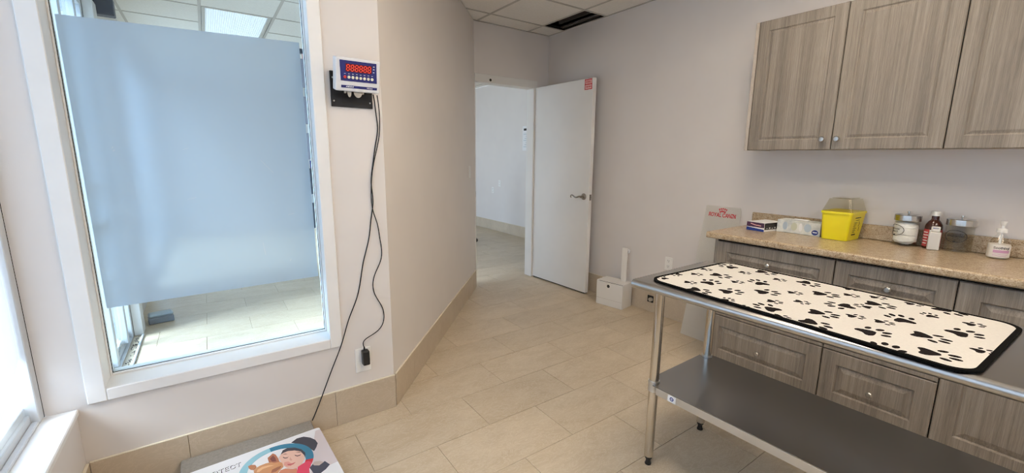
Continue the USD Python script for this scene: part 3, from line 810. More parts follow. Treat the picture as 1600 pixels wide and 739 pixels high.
def frustum(x0, x1, y0, y1, z0, X0_, X1_, Y0_, Y1_, z1, r):
    a = sbox(x0 + r, y0 + r, x1 - r, y1 - r).buffer(r, quad_segs=4)
    b = sbox(X0_ + r, Y0_ + r, X1_ - r, Y1_ - r).buffer(r, quad_segs=4)
    p = [(x, y, z0) for x, y in a.exterior.coords] + [(x, y, z1) for x, y in b.exterior.coords]
    return trimesh.convex.convex_hull(np.array(p))


sc.part("body", frustum(-0.066, 0.066, 0.0, 0.19, 0.001, -0.076, 0.080, -0.012, 0.205, 0.160, 0.016), "yellow_plastic", 40)
sc.part("rim", frustum(-0.080, 0.084, -0.016, 0.209, 0.158, -0.080, 0.084, -0.016, 0.209, 0.170, 0.018), "yellow_plastic", 40)
outerf, innerf = frustum(-0.077, 0.081, -0.013, 0.206, 0.1705, -0.056, 0.062, 0.010, 0.185, 0.245, 0.016), None
sc.part("clear_lid", outerf, "clear_plastic", 40, label="clear plastic lid")
sc.part("lid_flap", cb(-0.045, 0.05, 0.03, 0.165, 0.246, 0.250, 0.0015), "clear_plastic", label="clear flap")
side = lambda g, off=0.0: basis(prism(g, 0, 0.0005), (0.0735 + off, 0.10, 0.085), (0, 1, 0), (0.064, 0, 0.998), (0.998, 0, -0.064))
marks = [sbox(-0.045, 0.048, 0.035, 0.053), sbox(-0.055, -0.052, 0.00, -0.046)] + [sbox(-0.05, -0.035 + 0.011 * k, -0.02 + 0.008 * (k % 3), -0.032 + 0.011 * k) for k in range(6)]
marks += [LineString([(0.02, 0.0), (0.032, 0.012), (0.022, 0.026)]).buffer(0.0018), LineString([(0.034, -0.03), (0.034, -0.005)]).buffer(0.002), LineString([(-0.03, 0.036), (0.02, 0.036)]).buffer(0.0012)]
sc.part("side_print", side(unary_union(marks), 0.0012), "print_black", label="black safety print on the side")


def jar(name, label, c, ang, text, filled):
    j = Thing(name, label, "jar", (c[0], c[1], ZC))
    R, H = 0.0555, 0.141
    wall = [(0, 0.0005), (R - 0.003, 0.0005), (R, 0.004), (R, H - 0.004), (R - 0.003, H), (R - 0.006, H), (R - 0.006, H - 0.004), (R - 0.0035, H - 0.008), (R - 0.0035, 0.010), (R - 0.010, 0.007), (0, 0.006)]
    j.part("glass_body", lathe(wall, (c[0], c[1], ZC), 48), "jar_glass", 40, label="clear glass body")
    ld = j.part("lid", lathe([(0, H + 0.0005), (R - 0.004, H + 0.0005), (R + 0.002, H + 0.0005), (R + 0.0025, H + 0.003), (R + 0.0025, H + 0.0305), (R, H + 0.0335), (R - 0.012, H + 0.0345), (0, H + 0.0355)], (c[0], c[1], ZC), 48), "chrome", 35, label="chrome lid")
    j.part("lid_knob", lathe([(0, H + 0.0356), (0.006, H + 0.0356), (0.0035, H + 0.038), (0.0035, H + 0.043), (0.007, H + 0.046), (0.0068, H + 0.051), (0, H + 0.053)], (c[0], c[1], ZC), 20), "chrome", 40, parent=ld)
    cc = (c[0], c[1], ZC + 0.088)
    el = Point(0, 0).buffer(1, quad_segs=16)
    e = affinity.scale(el, 0.046, 0.032).difference(affinity.scale(el, 0.0435, 0.0295))
    lb = j.part("printed_oval", bend(prism(e, 0.0006, 0.001), R, ang, cc), "print_black", label="printed black oval label")
    for i, t in enumerate(text):
        tm = flat_text(t, 0.0085 if len(text) > 1 else 0.0078, 0.0004, True, 0.070 if len(text) == 1 else None)
        tm.apply_translation((0, 0.006 - 0.013 * i if len(text) > 1 else 0.001, 0.0006))
        j.part("lettering", bend(tm, R, ang, cc), "print_black", parent=lb)
    j.part("printed_mark", bend(prism(ell(0.0, -0.0265, 0.006, 0.003, 0), 0.0006, 0.001), R, ang, cc), "print_black", parent=lb)
    return j


def to_cam(x, y):
    return math.atan2(-y, -x)


JC1, JC2 = (3.184, 0.672), (3.184, 0.460)
jar("storage_jar", "glass jar packed with white cotton, chrome lid, right of the yellow bin", JC1, to_cam(*JC1) + 0.0 - 0.95, ["COTTON", "BALLS"], True)
jar("storage_jar", "nearly empty glass jar with chrome lid and black oval label, left of the pump bottle", JC2, to_cam(*JC2) - 0.28, ["APPLICATORS"], False)
v = trimesh.creation.icosphere(4, 1.0).vertices
pieces = []
for k, (dx, dy, z, rx, rz) in enumerate(((0, 0, 0.044, 0.056, 0.036), (0.006, 0.003, 0.062, 0.054, 0.030), (-0.004, -0.004, 0.088, 0.056, 0.034), (0.002, 0.002, 0.112, 0.055, 0.032), (0.0, 0.006, 0.130, 0.046, 0.018))):
    s_ = trimesh.creation.icosphere(4, 1.0)
    vv = s_.vertices * (rx, rx, rz)
    vv = vv * (1 + 0.30 * (meshkit.fbm(s_.vertices * (1.6, 1.6, 4.5) + k * 7, 4, seed=k)[:, None] - 0.6))
    rr = np.hypot(vv[:, 0] + dx, vv[:, 1] + dy)
    lim = np.minimum(1, 0.051 / np.maximum(rr, 1e-6))
    vv = np.c_[(vv[:, 0] + dx) * lim + JC1[0], (vv[:, 1] + dy) * lim + JC1[1], np.clip((vv[:, 2] + z) * 0.93, 0.0075, 0.137) + ZC]
    pieces.append(trimesh.Trimesh(vv, s_.faces, process=False))
single("cotton_wool", "white folded cotton wool filling the left glass jar", "cotton", cat(*pieces), "cotton", True, kind="stuff")

# brown bottle
bc = (3.204, 0.565)
bb = Thing("brown_bottle", "dark brown bottle with white cap between the two glass jars", "bottle", (*bc, ZC))
P = [(0, 0.0005), (0.033, 0.0005), (0.036, 0.004), (0.036, 0.118), (0.034, 0.130), (0.026, 0.146), (0.0175, 0.156), (0.0155, 0.162), (0.0155, 0.178), (0, 0.178)]
bb.part("glass_body", lathe(P, (*bc, ZC), 40), "brown_glass", 40)
bb.part("cap", lathe([(0, 0.1785), (0.0185, 0.1785), (0.0185, 0.1795), (0.0185, 0.199), (0.0165, 0.202), (0, 0.2025)], (*bc, ZC), 32), "white_plastic", 35, label="white screw cap")
lb = bb.part("label_wrap", bend(prism(sbox(-0.055, 0.012, 0.055, 0.105), 0.0004, 0.0008), 0.036, to_cam(*bc), (*bc, ZC)), "label_red", 40, label="dark red label")
for k in range(5):
    bb.part("label_line", bend(prism(sbox(-0.045, 0.026 + 0.015 * k, -0.020 + 0.004 * (k % 2), 0.031 + 0.015 * k), 0.0009, 0.0012), 0.036, to_cam(*bc), (*bc, ZC)), "label_cream", 40, parent=lb)
bb.part("label_band", bend(prism(sbox(-0.014, 0.078, 0.02, 0.104), 0.0009, 0.0012), 0.036, to_cam(*bc), (*bc, ZC)), "label_cream", 40, parent=lb)

sb_ = Thing("squat_vial", "small translucent white flat bottle with a cream cap in front of the brown bottle", "bottle", (3.136, 0.542, ZC), rot=-72.0)
sb_.part("body", rb(-0.024, 0.024, 0.0, 0.022, 0.0005, 0.098, 0.005), "translucent_white", 40)
sb_.part("cap", cb(-0.017, 0.017, 0.001, 0.021, 0.0985, 0.127, 0.003), "label_cream", label="cream cap")
sb_.part("cap_label", bx(-0.013, 0.010, 0.0002, 0.0008, 0.117, 0.120), "print_blue")

# pump bottle
pc = (3.155, 0.313)
pb = Thing("pump_bottle", "clear pump bottle of lotion with a pink and white label, rightmost on the counter", "bottle", (*pc, ZC))
pb.part("body", lathe([(0, 0.0005), (0.036, 0.0005), (0.0405, 0.004), (0.0405, 0.074), (0.038, 0.083), (0.030, 0.097), (0.021, 0.112), (0.0145, 0.122), (0.0145, 0.128), (0, 0.128)], (*pc, ZC), 40), "jar_glass", 40, label="clear plastic body")
pb.part("contents", lathe([(0, 0.004), (0.034, 0.004), (0.0385, 0.008), (0.0385, 0.072), (0, 0.072)], (*pc, ZC), 36), "lotion", 30, label="creamy lotion inside")
pp = pb.part("pump", lathe([(0, 0.1285), (0.0185, 0.1285), (0.019, 0.133), (0.018, 0.146), (0.008, 0.149), (0.0065, 0.152), (0.0065, 0.162), (0.0095, 0.166), (0.012, 0.176), (0.0125, 0.184), (0, 0.1845)], (*pc, ZC), 28), "white_plastic", 35, label="white pump head")
pb.part("dip_tube", cyl((*pc, ZC + 0.0725), (*pc, ZC + 0.1275), 0.005, 12), "white_plastic", 40)
pa = to_cam(*pc) + 0.28
lb = pb.part("label_wrap", bend(prism(sbox(-0.042, 0.010, 0.042, 0.070), 0.0006, 0.001), 0.0405, pa, (*pc, ZC)), "label_cream", 40, label="cream label")
tm = flat_text("Soothing!", 0.011, 0.0004, True, 0.056)
tm.apply_translation((0, 0.055, 0.0011))
pb.part("lettering", bend(tm, 0.0405, pa, (*pc, ZC)), "print_black", parent=lb)
pb.part("label_band", bend(prism(sbox(-0.028, 0.032, 0.030, 0.046), 0.0011, 0.0014), 0.0405, pa, (*pc, ZC)), "label_pink", 40, parent=lb)
for k in range(3):
    pb.part("label_line", bend(prism(sbox(-0.028, 0.016 + 0.005 * k, 0.02 + 0.004 * k, 0.0175 + 0.005 * k), 0.0011, 0.0014), 0.0405, pa, (*pc, ZC)), "label_pink", 40, parent=lb)

# ------------------------------------------------------------------ indicator, cords, outlets on the middle wall
t = math.radians(14)
ex, ey, ez = np.array((1, 0, 0.0)), np.array((0, -math.sin(t), math.cos(t))), np.array((0, -math.cos(t), -math.sin(t)))
ic = np.array((0.617, 2.118, 1.773))
ind = Thing("weighing_indicator", "white digital weighing display with red digits on a black wall bracket", "scale display", (0.617, YW, 1.64))
on = lambda m: basis(m, ic, ex, ey, ez)
ind.part("housing", on(rb(-0.102, 0.102, -0.073, 0.073, -0.050, 0.0, 0.007)), "housing_grey", 40)
pn = ind.part("display_panel", on(prism(Polygon([(-0.083, 0.060), (0.080, 0.060), (0.085, -0.026), (-0.077, -0.026)]).buffer(0.001), 0.0001, 0.0012)), "panel_blue", label="dark blue front panel")
ind.part("digit_window", on(prism(sbox(-0.058, 0.014, 0.060, 0.048), 0.0012, 0.0018)), "led_window", parent=pn)


def seven(x, y, w, h, th):
    b = []
    for yy in (0, h / 2, h):
        b.append(sbox(x + th * 0.6, y + yy - th / 2, x + w - th * 0.6, y + yy + th / 2))
    for xx in (0, w):
        for yy in (0, h / 2):
            b.append(sbox(x + xx - th / 2, y + yy + th * 0.6, x + xx + th / 2, y + yy + h / 2 - th * 0.6))
    return affinity.skew(unary_union(b), 4)


for k in range(6):
    ind.part("digit", on(prism(seven(-0.053 + 0.0192 * k, 0.018, 0.012, 0.026, 0.0033), 0.0018, 0.0024)), "led_red", parent=pn)
for k in range(8):
    ind.part("button", on(lathe([(0, 0.0012), (0.0068, 0.0012), (0.0064, 0.003), (0.004, 0.0036), (0, 0.0037)], (-0.060 + 0.0176 * k, -0.010, 0), 20)), "button_red" if k == 0 else "button_cream", 40, parent=pn)
    ind.part("button_caption", on(prism(sbox(-0.064 + 0.0176 * k, 0.0035, -0.057 + 0.0176 * k, 0.0055), 0.0012, 0.0016)), "print_white", parent=pn)
for yy in (0.045, 0.033, 0.020):
    ind.part("unit_mark", on(prism(sbox(0.066, yy, 0.073, yy + 0.003), 0.0012, 0.0016)), "print_white", parent=pn)
ls = ind.part("name_strip", on(prism(sbox(-0.076, -0.057, 0.087, -0.046), 0.0001, 0.0010)), "panel_blue", label="blue strip below the panel")
ind.part("strip_mark", on(prism(unary_union([sbox(-0.055 + 0.0045 * k, -0.054, -0.052 + 0.0045 * k, -0.049 + 0.001 * (k % 2)) for k in range(8)]), 0.001, 0.0014)), "print_white", parent=ls)
ind.part("strip_mark", on(prism(unary_union([sbox(0.040 + 0.0045 * k, -0.0535, 0.043 + 0.0045 * k, -0.0495) for k in range(6)]), 0.001, 0.0014)), "print_white", parent=ls)
bp_ = ind.part("wall_plate", cb(0.512, 0.706, YW - 0.007, YW - 0.0005, 1.639, 1.80, 0.0015), "black_steel", label="black steel wall plate")
ind.part("plate_slot", bx(0.560, 0.655, YW - 0.0078, YW - 0.0071, 1.657, 1.662), "slot_dark", parent=bp_)
for x, z in ((0.524, 1.665), (0.694, 1.665), (0.524, 1.77)):
    ind.part("screw", basis(lathe([(0, 0), (0.0045, 0), (0.003, 0.002), (0, 0.0025)], n=14), (x, YW - 0.0072, z), (1, 0, 0), (0, 0, 1), (0, -1, 0)), "zinc", 40, parent=bp_)
for xa, xb in ((0.572, 0.592), (0.601, 0.642)):
    a = sbox(0, 0, 0.06, 0.042).buffer(0.0)
    ind.part("bracket_arm", cat(cb(xa, xb, YW - 0.075, YW - 0.0072, 1.722, 1.726, 0.001), basis(prism(ell((xb - xa) / 2, 0.0, (xb - xa) / 2, 0.030, 0).intersection(sbox(0, -0.03, 1, 0.015)), 0, 0.003), (xa, YW - 0.060, 1.709), (1, 0, 0), (0, 0, 1), (0, -1, 0))), "chrome", 30, label="bright metal bracket arm")
for x in (0.566, 0.648):
    ind.part("bracket_knob", cyl((x - 0.004, YW - 0.05, 1.705), (x + 0.004, YW - 0.05, 1.705), 0.008, 14), "zinc", 40)


def on_wall(px, py, off):
    """a point on the middle wall measured in the photograph, off metres in front of it"""
    k = PXW(px, py)
    return (k[0], YW - off, k[1])


CORD_A = [(0.699, 1.703, 0.042), (0.706, 1.68, 0.034), (0.717, 1.622, 0.015), (0.726, 1.548, 0.005), (0.712, 1.469, 0.005), (0.691, 1.357, 0.005), (0.68, 1.271, 0.005), (0.684, 1.179, 0.006), (0.671, 1.097, 0.005), (0.656, 1.001, 0.005), (0.619, 0.869, 0.005), (0.577, 0.687, 0.005), (0.527, 0.576, 0.01), (0.486, 0.467, 0.02), (0.431, 0.339, 0.018), (0.377, 0.214, 0.018), (0.316, 0.081, 0.018)]
CORD_B = [(0.717, 1.701, 0.046), (0.724, 1.675, 0.036), (0.735, 1.595, 0.015), (0.728, 1.501, 0.012), (0.695, 1.374, 0.013), (0.675, 1.229, 0.013), (0.68, 1.13, 0.013), (0.701, 1.055, 0.009), (0.709, 0.996, 0.006), (0.712, 0.875, 0.006), (0.668, 0.776, 0.006), (0.668, 0.688, 0.006), (0.707, 0.598, 0.006), (0.697, 0.502, 0.008), (0.636, 0.463, 0.014), (0.594, 0.443, 0.02), (0.5937, 0.409, 0.022)]
ca = Thing("signal_cable", "thin black cable hanging from the display down to the floor scale", "cable", (CORD_A[-1][0], 2.2, 0))
pa_ = [(x, YW - o, z) for x, z, o in CORD_A]
ca.part("cord", tube(spline(pa_, 160), 0.0027, 8), "black_rubber", 60)
cbd = Thing("power_adapter", "black plug-in adapter with its thin curling cord", "adapter", (0.60, YW, 0.31))
pb_ = [(x, YW - o, z) for x, z, o in CORD_B]
cbd.part("cord", tube(spline(pb_, 160), 0.0024, 8), "black_rubber", 60)
cbd.part("adapter_body", rb(0.578, 0.614, YW - 0.049, YW - 0.0095, 0.315, 0.394, 0.006), "black_plastic", 40)
cbd.part("strain_relief", cyl((0.594, YW - 0.022, 0.393), (0.5935, YW - 0.022, 0.412), 0.0055, 14, 0.0032), "black_rubber", 40)


def outlet(label, o, ex_, n_, slots=(True, True), name="wall_outlet", group=None, switch=False, h=0.118, w=0.074):
    """cover plate centred at o on a wall; ex_ along the wall, n_ into the room"""
    T = Thing(name, label, "light switch" if switch else "outlet", tuple(o), group=group)
    put = lambda m: basis(m, o, ex_, (0, 0, 1), n_)
    T.part("cover_plate", put(cb(-w / 2, w / 2, -h / 2, h / 2, 0.0005, 0.006, 0.002)), "wall_plate")
    if switch:
        T.part("rocker", put(cb(-0.016, 0.016, -0.033, 0.033, 0.0061, 0.010, 0.002)), "white_plastic")
        return
    for s, vis in zip((1, -1), slots):
        if not vis:
            continue
        f = T.part("socket_face", put(prism(sbox(-0.014, -0.010 + 0.0245 * s - 0.004, 0.014, 0.010 + 0.0245 * s + 0.004).buffer(0.003), 0.0061, 0.0078)), "white_plastic")
        sl = [sbox(-0.0078, 0.0245 * s, -0.0056, 0.0245 * s + 0.009), sbox(0.0056, 0.0245 * s, 0.0078, 0.0245 * s + 0.008), Point(0, 0.0245 * s - 0.0065).buffer(0.0026)]
        for g in sl:
            T.part("slot", put(prism(g, 0.0079, 0.0082)), "slot_dark", parent=f)


outlet("white wall outlet below the frosted window with a black adapter plugged in", (0.590, YW, 0.333), (1, 0, 0), (0, -1, 0), (False, True), h=0.135, w=0.082)
outlet("white wall outlet on the right wall behind the steel table's corner", (W, 2.222, 0.492), (0, -1, 0), (-1, 0, 0))
sw = A + DD * np.linalg.norm(np.array((2.12, 3.75)) - A)
outlet("white light switch at the end of the angled wall by the doorway", (sw[0], sw[1], 1.262), (DD[0], DD[1], 0), (DN[0], DN[1], 0), name="light_switch", switch=True)
outlet("upper white outlet plate on the wall beyond the doorway", (4.5, 6.80, 0.92), (0, -1, 0), (-1, 0, 0), name="wall_outlet")
outlet("lower white outlet plate on the wall beyond the doorway", (4.5, 7.03, 0.78), (0, -1, 0), (-1, 0, 0), name="wall_outlet")

# ------------------------------------------------------------------ floor scale with printed cover
fs = Thing("floor_scale", "grey low platform scale on the floor under the frosted window", "scale", (0.05, 1.85, 0))
fs.part("platform", cb(-0.217, 0.310, 1.40, 2.203, 0.012, 0.086, 0.004), "scale_rubber")
for x in (-0.17, 0.26):
    for y in (1.47, 2.15):
        fs.part("foot", cyl((x, y, 0.0005), (x, y, 0.0119), 0.02, 16), "black_rubber", 40)
pr = Thing("poster_panel", "printed panel of a woman in a dark hat hugging a dog, on the scale", "poster", (0.33, 2.105, 0.0863), rot=3.0)
cR, sR = math.cos(math.radians(-3.0)), math.sin(math.radians(-3.0))
loc = lambda P: [(cR * (x - 0.33) - sR * (y - 2.105), sR * (x - 0.33) + cR * (y - 2.105)) for x, y in P]
sheet = sbox(-0.545, -0.71, -0.012, -0.012).buffer(0.012, quad_segs=5)
pr.part("sheet", prism(sheet, 0.0, 0.006), "poster_white")
ctr = loc([(0.125, 1.922)])[0]
ringp = Point(*ctr).buffer(0.143, quad_segs=24).difference(Point(*ctr).buffer(0.112, quad_segs=24))


def wedge(a0, a1):
    aa = np.radians(np.linspace(a0, a1, 24))
    return Polygon([ctr] + [(ctr[0] + 0.3 * math.cos(a), ctr[1] + 0.3 * math.sin(a)) for a in aa])


POSTER = [["photo_backdrop", [0.62, 0.55, 0.56], [[0.3085, 2.0836], [0.3329, 2.086], [0.3476, 1.8003], [0.3049, 1.7958], [0.2633, 1.7684], [0.2363, 1.787], [0.2697, 1.9427]]], ["hat_top", [0.055, 0.055, 0.075], [[0.1985, 2.0529], [0.225, 2.0711], [0.2535, 2.0677], [0.2784, 2.0425], [0.2947, 2.0115], [0.2991, 1.9791], [0.2883, 1.9532], [0.2744, 1.9302], [0.2628, 1.9566], [0.2416, 1.9974], [0.2185, 2.0295]]], ["hat_brim", [0.06, 0.055, 0.075], [[0.146, 1.9868], [0.1585, 2.0143], [0.1775, 2.0198], [0.2054, 2.0053], [0.2286, 1.9755], [0.239, 1.9409], [0.2335, 1.8959], [0.2321, 1.9276], [0.2238, 1.9604], [0.2022, 1.9843], [0.1764, 1.9956], [0.1579, 1.992]]], ["face", [0.78, 0.5, 0.4], [[0.146, 1.9868], [0.1581, 1.9937], [0.1764, 1.9956], [0.2021, 1.9835], [0.2238, 1.9604], [0.2309, 1.9285], [0.2286, 1.8992], [0.2162, 1.8735], [0.2006, 1.8592], [0.1809, 1.858], [0.1596, 1.8751], [0.1464, 1.9048], [0.1404, 1.9426], [0.1373, 1.9706]]], ["cheek", [0.72, 0.33, 0.27], [[0.1534, 1.9251], [0.168, 1.9194], [0.1797, 1.8944], [0.1736, 1.8819], [0.1572, 1.889], [0.1489, 1.9072]]], ["eyelash", [0.1, 0.05, 0.05], [[0.1524, 1.9673], [0.1595, 1.9537], [0.1692, 1.9505], [0.1744, 1.9557], [0.1686, 1.9457], [0.1587, 1.9481], [0.1526, 1.9584]]], ["eyelash", [0.1, 0.05, 0.05], [[0.1972, 1.9516], [0.2066, 1.9389], [0.2178, 1.9375], [0.2232, 1.9427], [0.2168, 1.9319], [0.2056, 1.9325], [0.1982, 1.9429]]], ["eyebrow", [0.16, 0.08, 0.06], [[0.1521, 1.9825], [0.1635, 1.9837], [0.1734, 1.9742], [0.1628, 1.9788]]], ["eyebrow", [0.16, 0.08, 0.06], [[0.2018, 1.9664], [0.2169, 1.9606], [0.2266, 1.9494], [0.2161, 1.9557]]], ["nose", [0.66, 0.36, 0.28], [[0.1785, 1.9467], [0.1809, 1.932], [0.1843, 1.9193], [0.1788, 1.9179], [0.1734, 1.9268]]], ["lips", [0.55, 0.12, 0.12], [[0.1615, 1.9044], [0.1758, 1.8971], [0.1935, 1.8976], [0.1832, 1.8878], [0.1701, 1.8884], [0.1624, 1.8954]]], ["dog_head", [0.62, 0.3, 0.14], [[0.0456, 1.9494], [0.063, 1.9579], [0.0843, 1.96], [0.1094, 1.9554], [0.1339, 1.9428], [0.1444, 1.9229], [0.1454, 1.8972], [0.1307, 1.8828], [0.1203, 1.8667], [0.0393, 1.9225], [0.0385, 1.9381]]], ["dog_brow", [0.8, 0.48, 0.26], [[0.0528, 1.9364], [0.0701, 1.9448], [0.095, 1.9401], [0.1147, 1.9265], [0.0937, 1.9286], [0.0707, 1.9281], [0.0573, 1.9172], [0.0473, 1.9201]]], ["dog_muzzle", [0.36, 0.13, 0.07], [[0.1034, 1.9015], [0.1252, 1.9069], [0.14, 1.905], [0.1317, 1.8902], [0.1134, 1.8787], [0.0972, 1.8827]]], ["dog_ear", [0.42, 0.16, 0.09], [[0.0963, 1.9944], [0.1182, 2.0148], [0.1276, 1.9994], [0.1343, 1.964], [0.1354, 1.9375], [0.1165, 1.942], [0.0974, 1.9636]]], ["dog_ear_lining", [0.2, 0.06, 0.05], [[0.1036, 1.9808], [0.1179, 1.9998], [0.1239, 1.9755], [0.1251, 1.9488], [0.1096, 1.9569]]], ["dog_ear", [0.48, 0.2, 0.1], [[0.0213, 1.9825], [0.0318, 1.9852], [0.0476, 1.9743], [0.0505, 1.9583], [0.0391, 1.9457], [0.0295, 1.954], [0.0232, 1.9689]]], ["knit_collar", [0.66, 0.26, 0.15], [[0.1322, 1.8777], [0.1513, 1.8768], [0.1781, 1.8542], [0.191, 1.8535], [0.1899, 1.8189], [0.1242, 1.8641]]], ["scarf", [0.72, 0.06, 0.12], [[0.1961, 1.8582], [0.2176, 1.8684], [0.2389, 1.8749], [0.2495, 1.8591], [0.2434, 1.8381], [0.2335, 1.8202], [0.2305, 1.791], [0.186, 1.8216]]], ["coat", [0.06, 0.065, 0.1], [[0.2368, 1.8261], [0.2508, 1.8414], [0.2732, 1.8176], [0.2992, 1.8335], [0.3125, 1.799], [0.2924, 1.7797], [0.2672, 1.7657], [0.244, 1.7817]]], ["fur_trim", [0.5, 0.4, 0.36], [[0.2515, 1.8451], [0.2623, 1.8546], [0.2831, 1.8445], [0.2937, 1.8288], [0.2732, 1.8176], [0.2553, 1.8299]]]]
zz = 0.006
for i, (nm, col, P) in enumerate(POSTER):
    g = Polygon(loc(P)).buffer(0).intersection(sheet)
    key = f"poster_ink_{i}"
    plain(key, col, 0.42)
    z = 0.0064 if nm in ("photo_backdrop", "coat", "fur_trim", "hat_top") else 0.0072 if i < 8 or nm in ("eyelash", "eyebrow", "nose", "lips") else 0.0078
    z += 0.00004 * i
    mm = prism(g.buffer(0.0005).buffer(-0.0005), 0.006, z)
    if mm is not None:
        pr.part("printed_" + nm, mm, key)
pr.part("printed_ring", prism(ringp.intersection(wedge(93, 262)), 0.006, 0.0071), "teal_light", label="pale teal arc of the printed ring")
pr.part("printed_ring", prism(ringp.intersection(wedge(-20, 93)), 0.006, 0.0071), "teal_dark", label="dark teal arc of the printed ring")
pr.part("printed_ring", prism(ringp.intersection(wedge(-98, -20)), 0.006, 0.0071), "print_red", label="red arc of the printed ring")
for bold, mm, z, dx, dy in ((True, "print_black", 0.0064, 0.0017, -0.0016), (False, "poster_white", 0.0068, 0, 0)):
    tm = flat_text("PROTECT", 0.028, 0.0004, bold, 0.145)
    tm.apply_translation((loc([(-0.076, 2.0165)])[0][0] + dx, loc([(-0.076, 2.0165)])[0][1] + dy, z - 0.0002))
    pr.part("printed_word", tm, mm)

# ------------------------------------------------------------------ along the right wall
p0, p1 = np.array((3.022, 2.837)), np.array((3.071, 2.554))
r, L = front_frame(p0, p1)
wb = Thing("slot_box", "white carton box with a tall upright strip, on the floor by the door", "box", (*p0, 0), rot=r)
D = 0.174
wb.part("body", cb(0, L, 0.0, D, 0.0005, 0.236, 0.002), "carton_white")
wb.part("lid", cb(-0.0012, L + 0.0012, 0.003, D + 0.001, 0.2375, 0.241, 0.001), "carton_white")
wb.part("lid_gap", bx(0.03, L - 0.002, -0.0004, 0.006, 0.2362, 0.2374), "slot_dark", label="dark gap under the lid")
wb.part("finger_hole", basis(cyl((0, 0, 0), (0, 0, 0.0006), 0.0155, 24), (0.132, -0.0001, 0.198), (1, 0, 0), (0, 0, 1), (0, -1, 0)), "slot_dark", label="round dark hole")
wb.part("front_seam", bx(0.002, L - 0.002, -0.0005, -0.0001, 0.066, 0.0675), "cabinet_edge")
wb.part("corner_slot", bx(-0.0005, -0.0001, 0.002, 0.012, 0.06, 0.10), "slot_dark")
wb.part("back_strip", cb(0.190, 0.247, 0.120, 0.127, 0.2415, 0.572, 0.001), "carton_white", label="tall upright strip")
bm = Thing("door_bumper", "small round grey bumper on the wall behind the white box's strip", "door stop", (W, 2.675, 0.52))
bm.part("disc", basis(lathe([(0, 0.0005), (0.022, 0.0005), (0.022, 0.004), (0.016, 0.010), (0, 0.012)], n=24), (W, 2.675, 0.52), (0, 1, 0), (0, 0, -1) if False else (0, 0, 1), (-1, 0, 0)), "plenum_steel" if False else "housing_grey", 40)
bm.part("centre", basis(cyl((0, 0, 0.0121), (0, 0, 0.016), 0.008, 16), (W, 2.675, 0.52), (0, -1, 0), (0, 0, 1), (-1, 0, 0)), "zinc", 40)
jk = Thing("cable_jack", "black square jack with a round connector on the skirting left of the table leg", "jack", (W - 0.0115, 2.372, 0.125))
jk.part("jack_plate", cb(W - 0.020, W - 0.0125, 2.345, 2.408, 0.095, 0.158, 0.002), "black_plastic")
jk.part("connector", cyl((W - 0.0202, 2.364, 0.127), (W - 0.040, 2.364, 0.127), 0.019, 20), "zinc", 40, label="round grey connector")

# clear sheet leaning against the wall
top = np.array((3.262, 1.774, 1.045))
bot = np.array((3.045, 1.775, 0.004))
up = (top - bot) / np.linalg.norm(top - bot)
Ls = np.linalg.norm(top - bot)
ax = np.array((0, -1.0, 0))
nn = np.cross(ax, up)
if nn[0] > 0:
    nn = -nn
sheet_o = bot
put = lambda m: basis(m, sheet_o, ax, up, np.cross(ax, up))
sg = Thing("clear_sheet_sign", "clear plastic sheet with a red crown logo leaning on the wall beside the counter", "sign", tuple(bot))
sgn = 1 if np.cross(ax, up)[0] < 0 else -1
shape = Polygon([(-0.137, 0), (0.145, 0), (0.145, Ls - 0.03), (0.135, Ls), (-0.137, Ls)]).buffer(-0.006).buffer(0.006)
sg.part("sheet", put(prism(shape, 0, 0.003)), "clear_sheet")
weave = [sbox(-0.13, 0.02 + 0.012 * k, 0.138, 0.0215 + 0.012 * k) for k in range(78)] + [sbox(-0.128 + 0.012 * k, 0.02, -0.1265 + 0.012 * k, 0.95) for k in range(23)]
sg.part("printed_grid", put(prism(unary_union(weave), 0.0032 if sgn > 0 else -0.0006, 0.0036 if sgn > 0 else -0.0002)), "clear_sheet", kind="stuff")
tm = flat_text("ROYAL CANIN", 0.030, 0.0006, True, 0.215)
if sgn < 0:
    tm.apply_translation((0, 0, -0.0008))
tm.apply_translation((0.004, Ls - 0.068, 0.0032 if sgn > 0 else 0))
sg.part("lettering", put(tm), "print_red", label="red lettering")
crown = []
for k in range(5):
    a = (k - 2) * 0.20
    crown.append(Point(0.004 + 0.066 * math.sin(a) * 1.1, Ls - 0.100 + 0.082 * math.cos(a)).buffer(0.0052, quad_segs=4))
    crown.append(LineString([(0.004 + 0.060 * math.sin(a) * 0.9, Ls - 0.100 + 0.064 * math.cos(a)), (0.004 + 0.064 * math.sin(a) * 1.05, Ls - 0.100 + 0.074 * math.cos(a))]).buffer(0.0022))
crown.append(LineString([(0.004 + 0.058 * math.sin(a) * 0.75, Ls - 0.0925 + 0.052 * math.cos(a)) for a in np.linspace(-0.5, 0.5, 9)]).buffer(0.0035))
sg.part("crown_emblem", put(prism(unary_union(crown), 0.0032 if sgn > 0 else -0.0008, 0.0038 if sgn > 0 else -0.0002)), "print_red", label="red crown emblem")

# ------------------------------------------------------------------ beyond the doorway and behind the frosted window
nt = Thing("wall_notice", "white sheet with a black heading taped to the wall beyond the doorway", "notice", (4.5, 5.98, 1.7))
nt.part("sheet", bx(4.4982, 4.4994, 5.86, 6.09, 1.52, 1.93), "paper")
nt.part("heading", bx(4.4974, 4.4981, 5.91, 6.055, 1.855, 1.89), "print_black", label="black heading")
for k in range(7):
    nt.part("text_line", bx(4.4976, 4.4981, 5.89, 6.06 - 0.03 * (k % 3), 1.58 + 0.035 * k, 1.588 + 0.035 * k), "pale_blue")

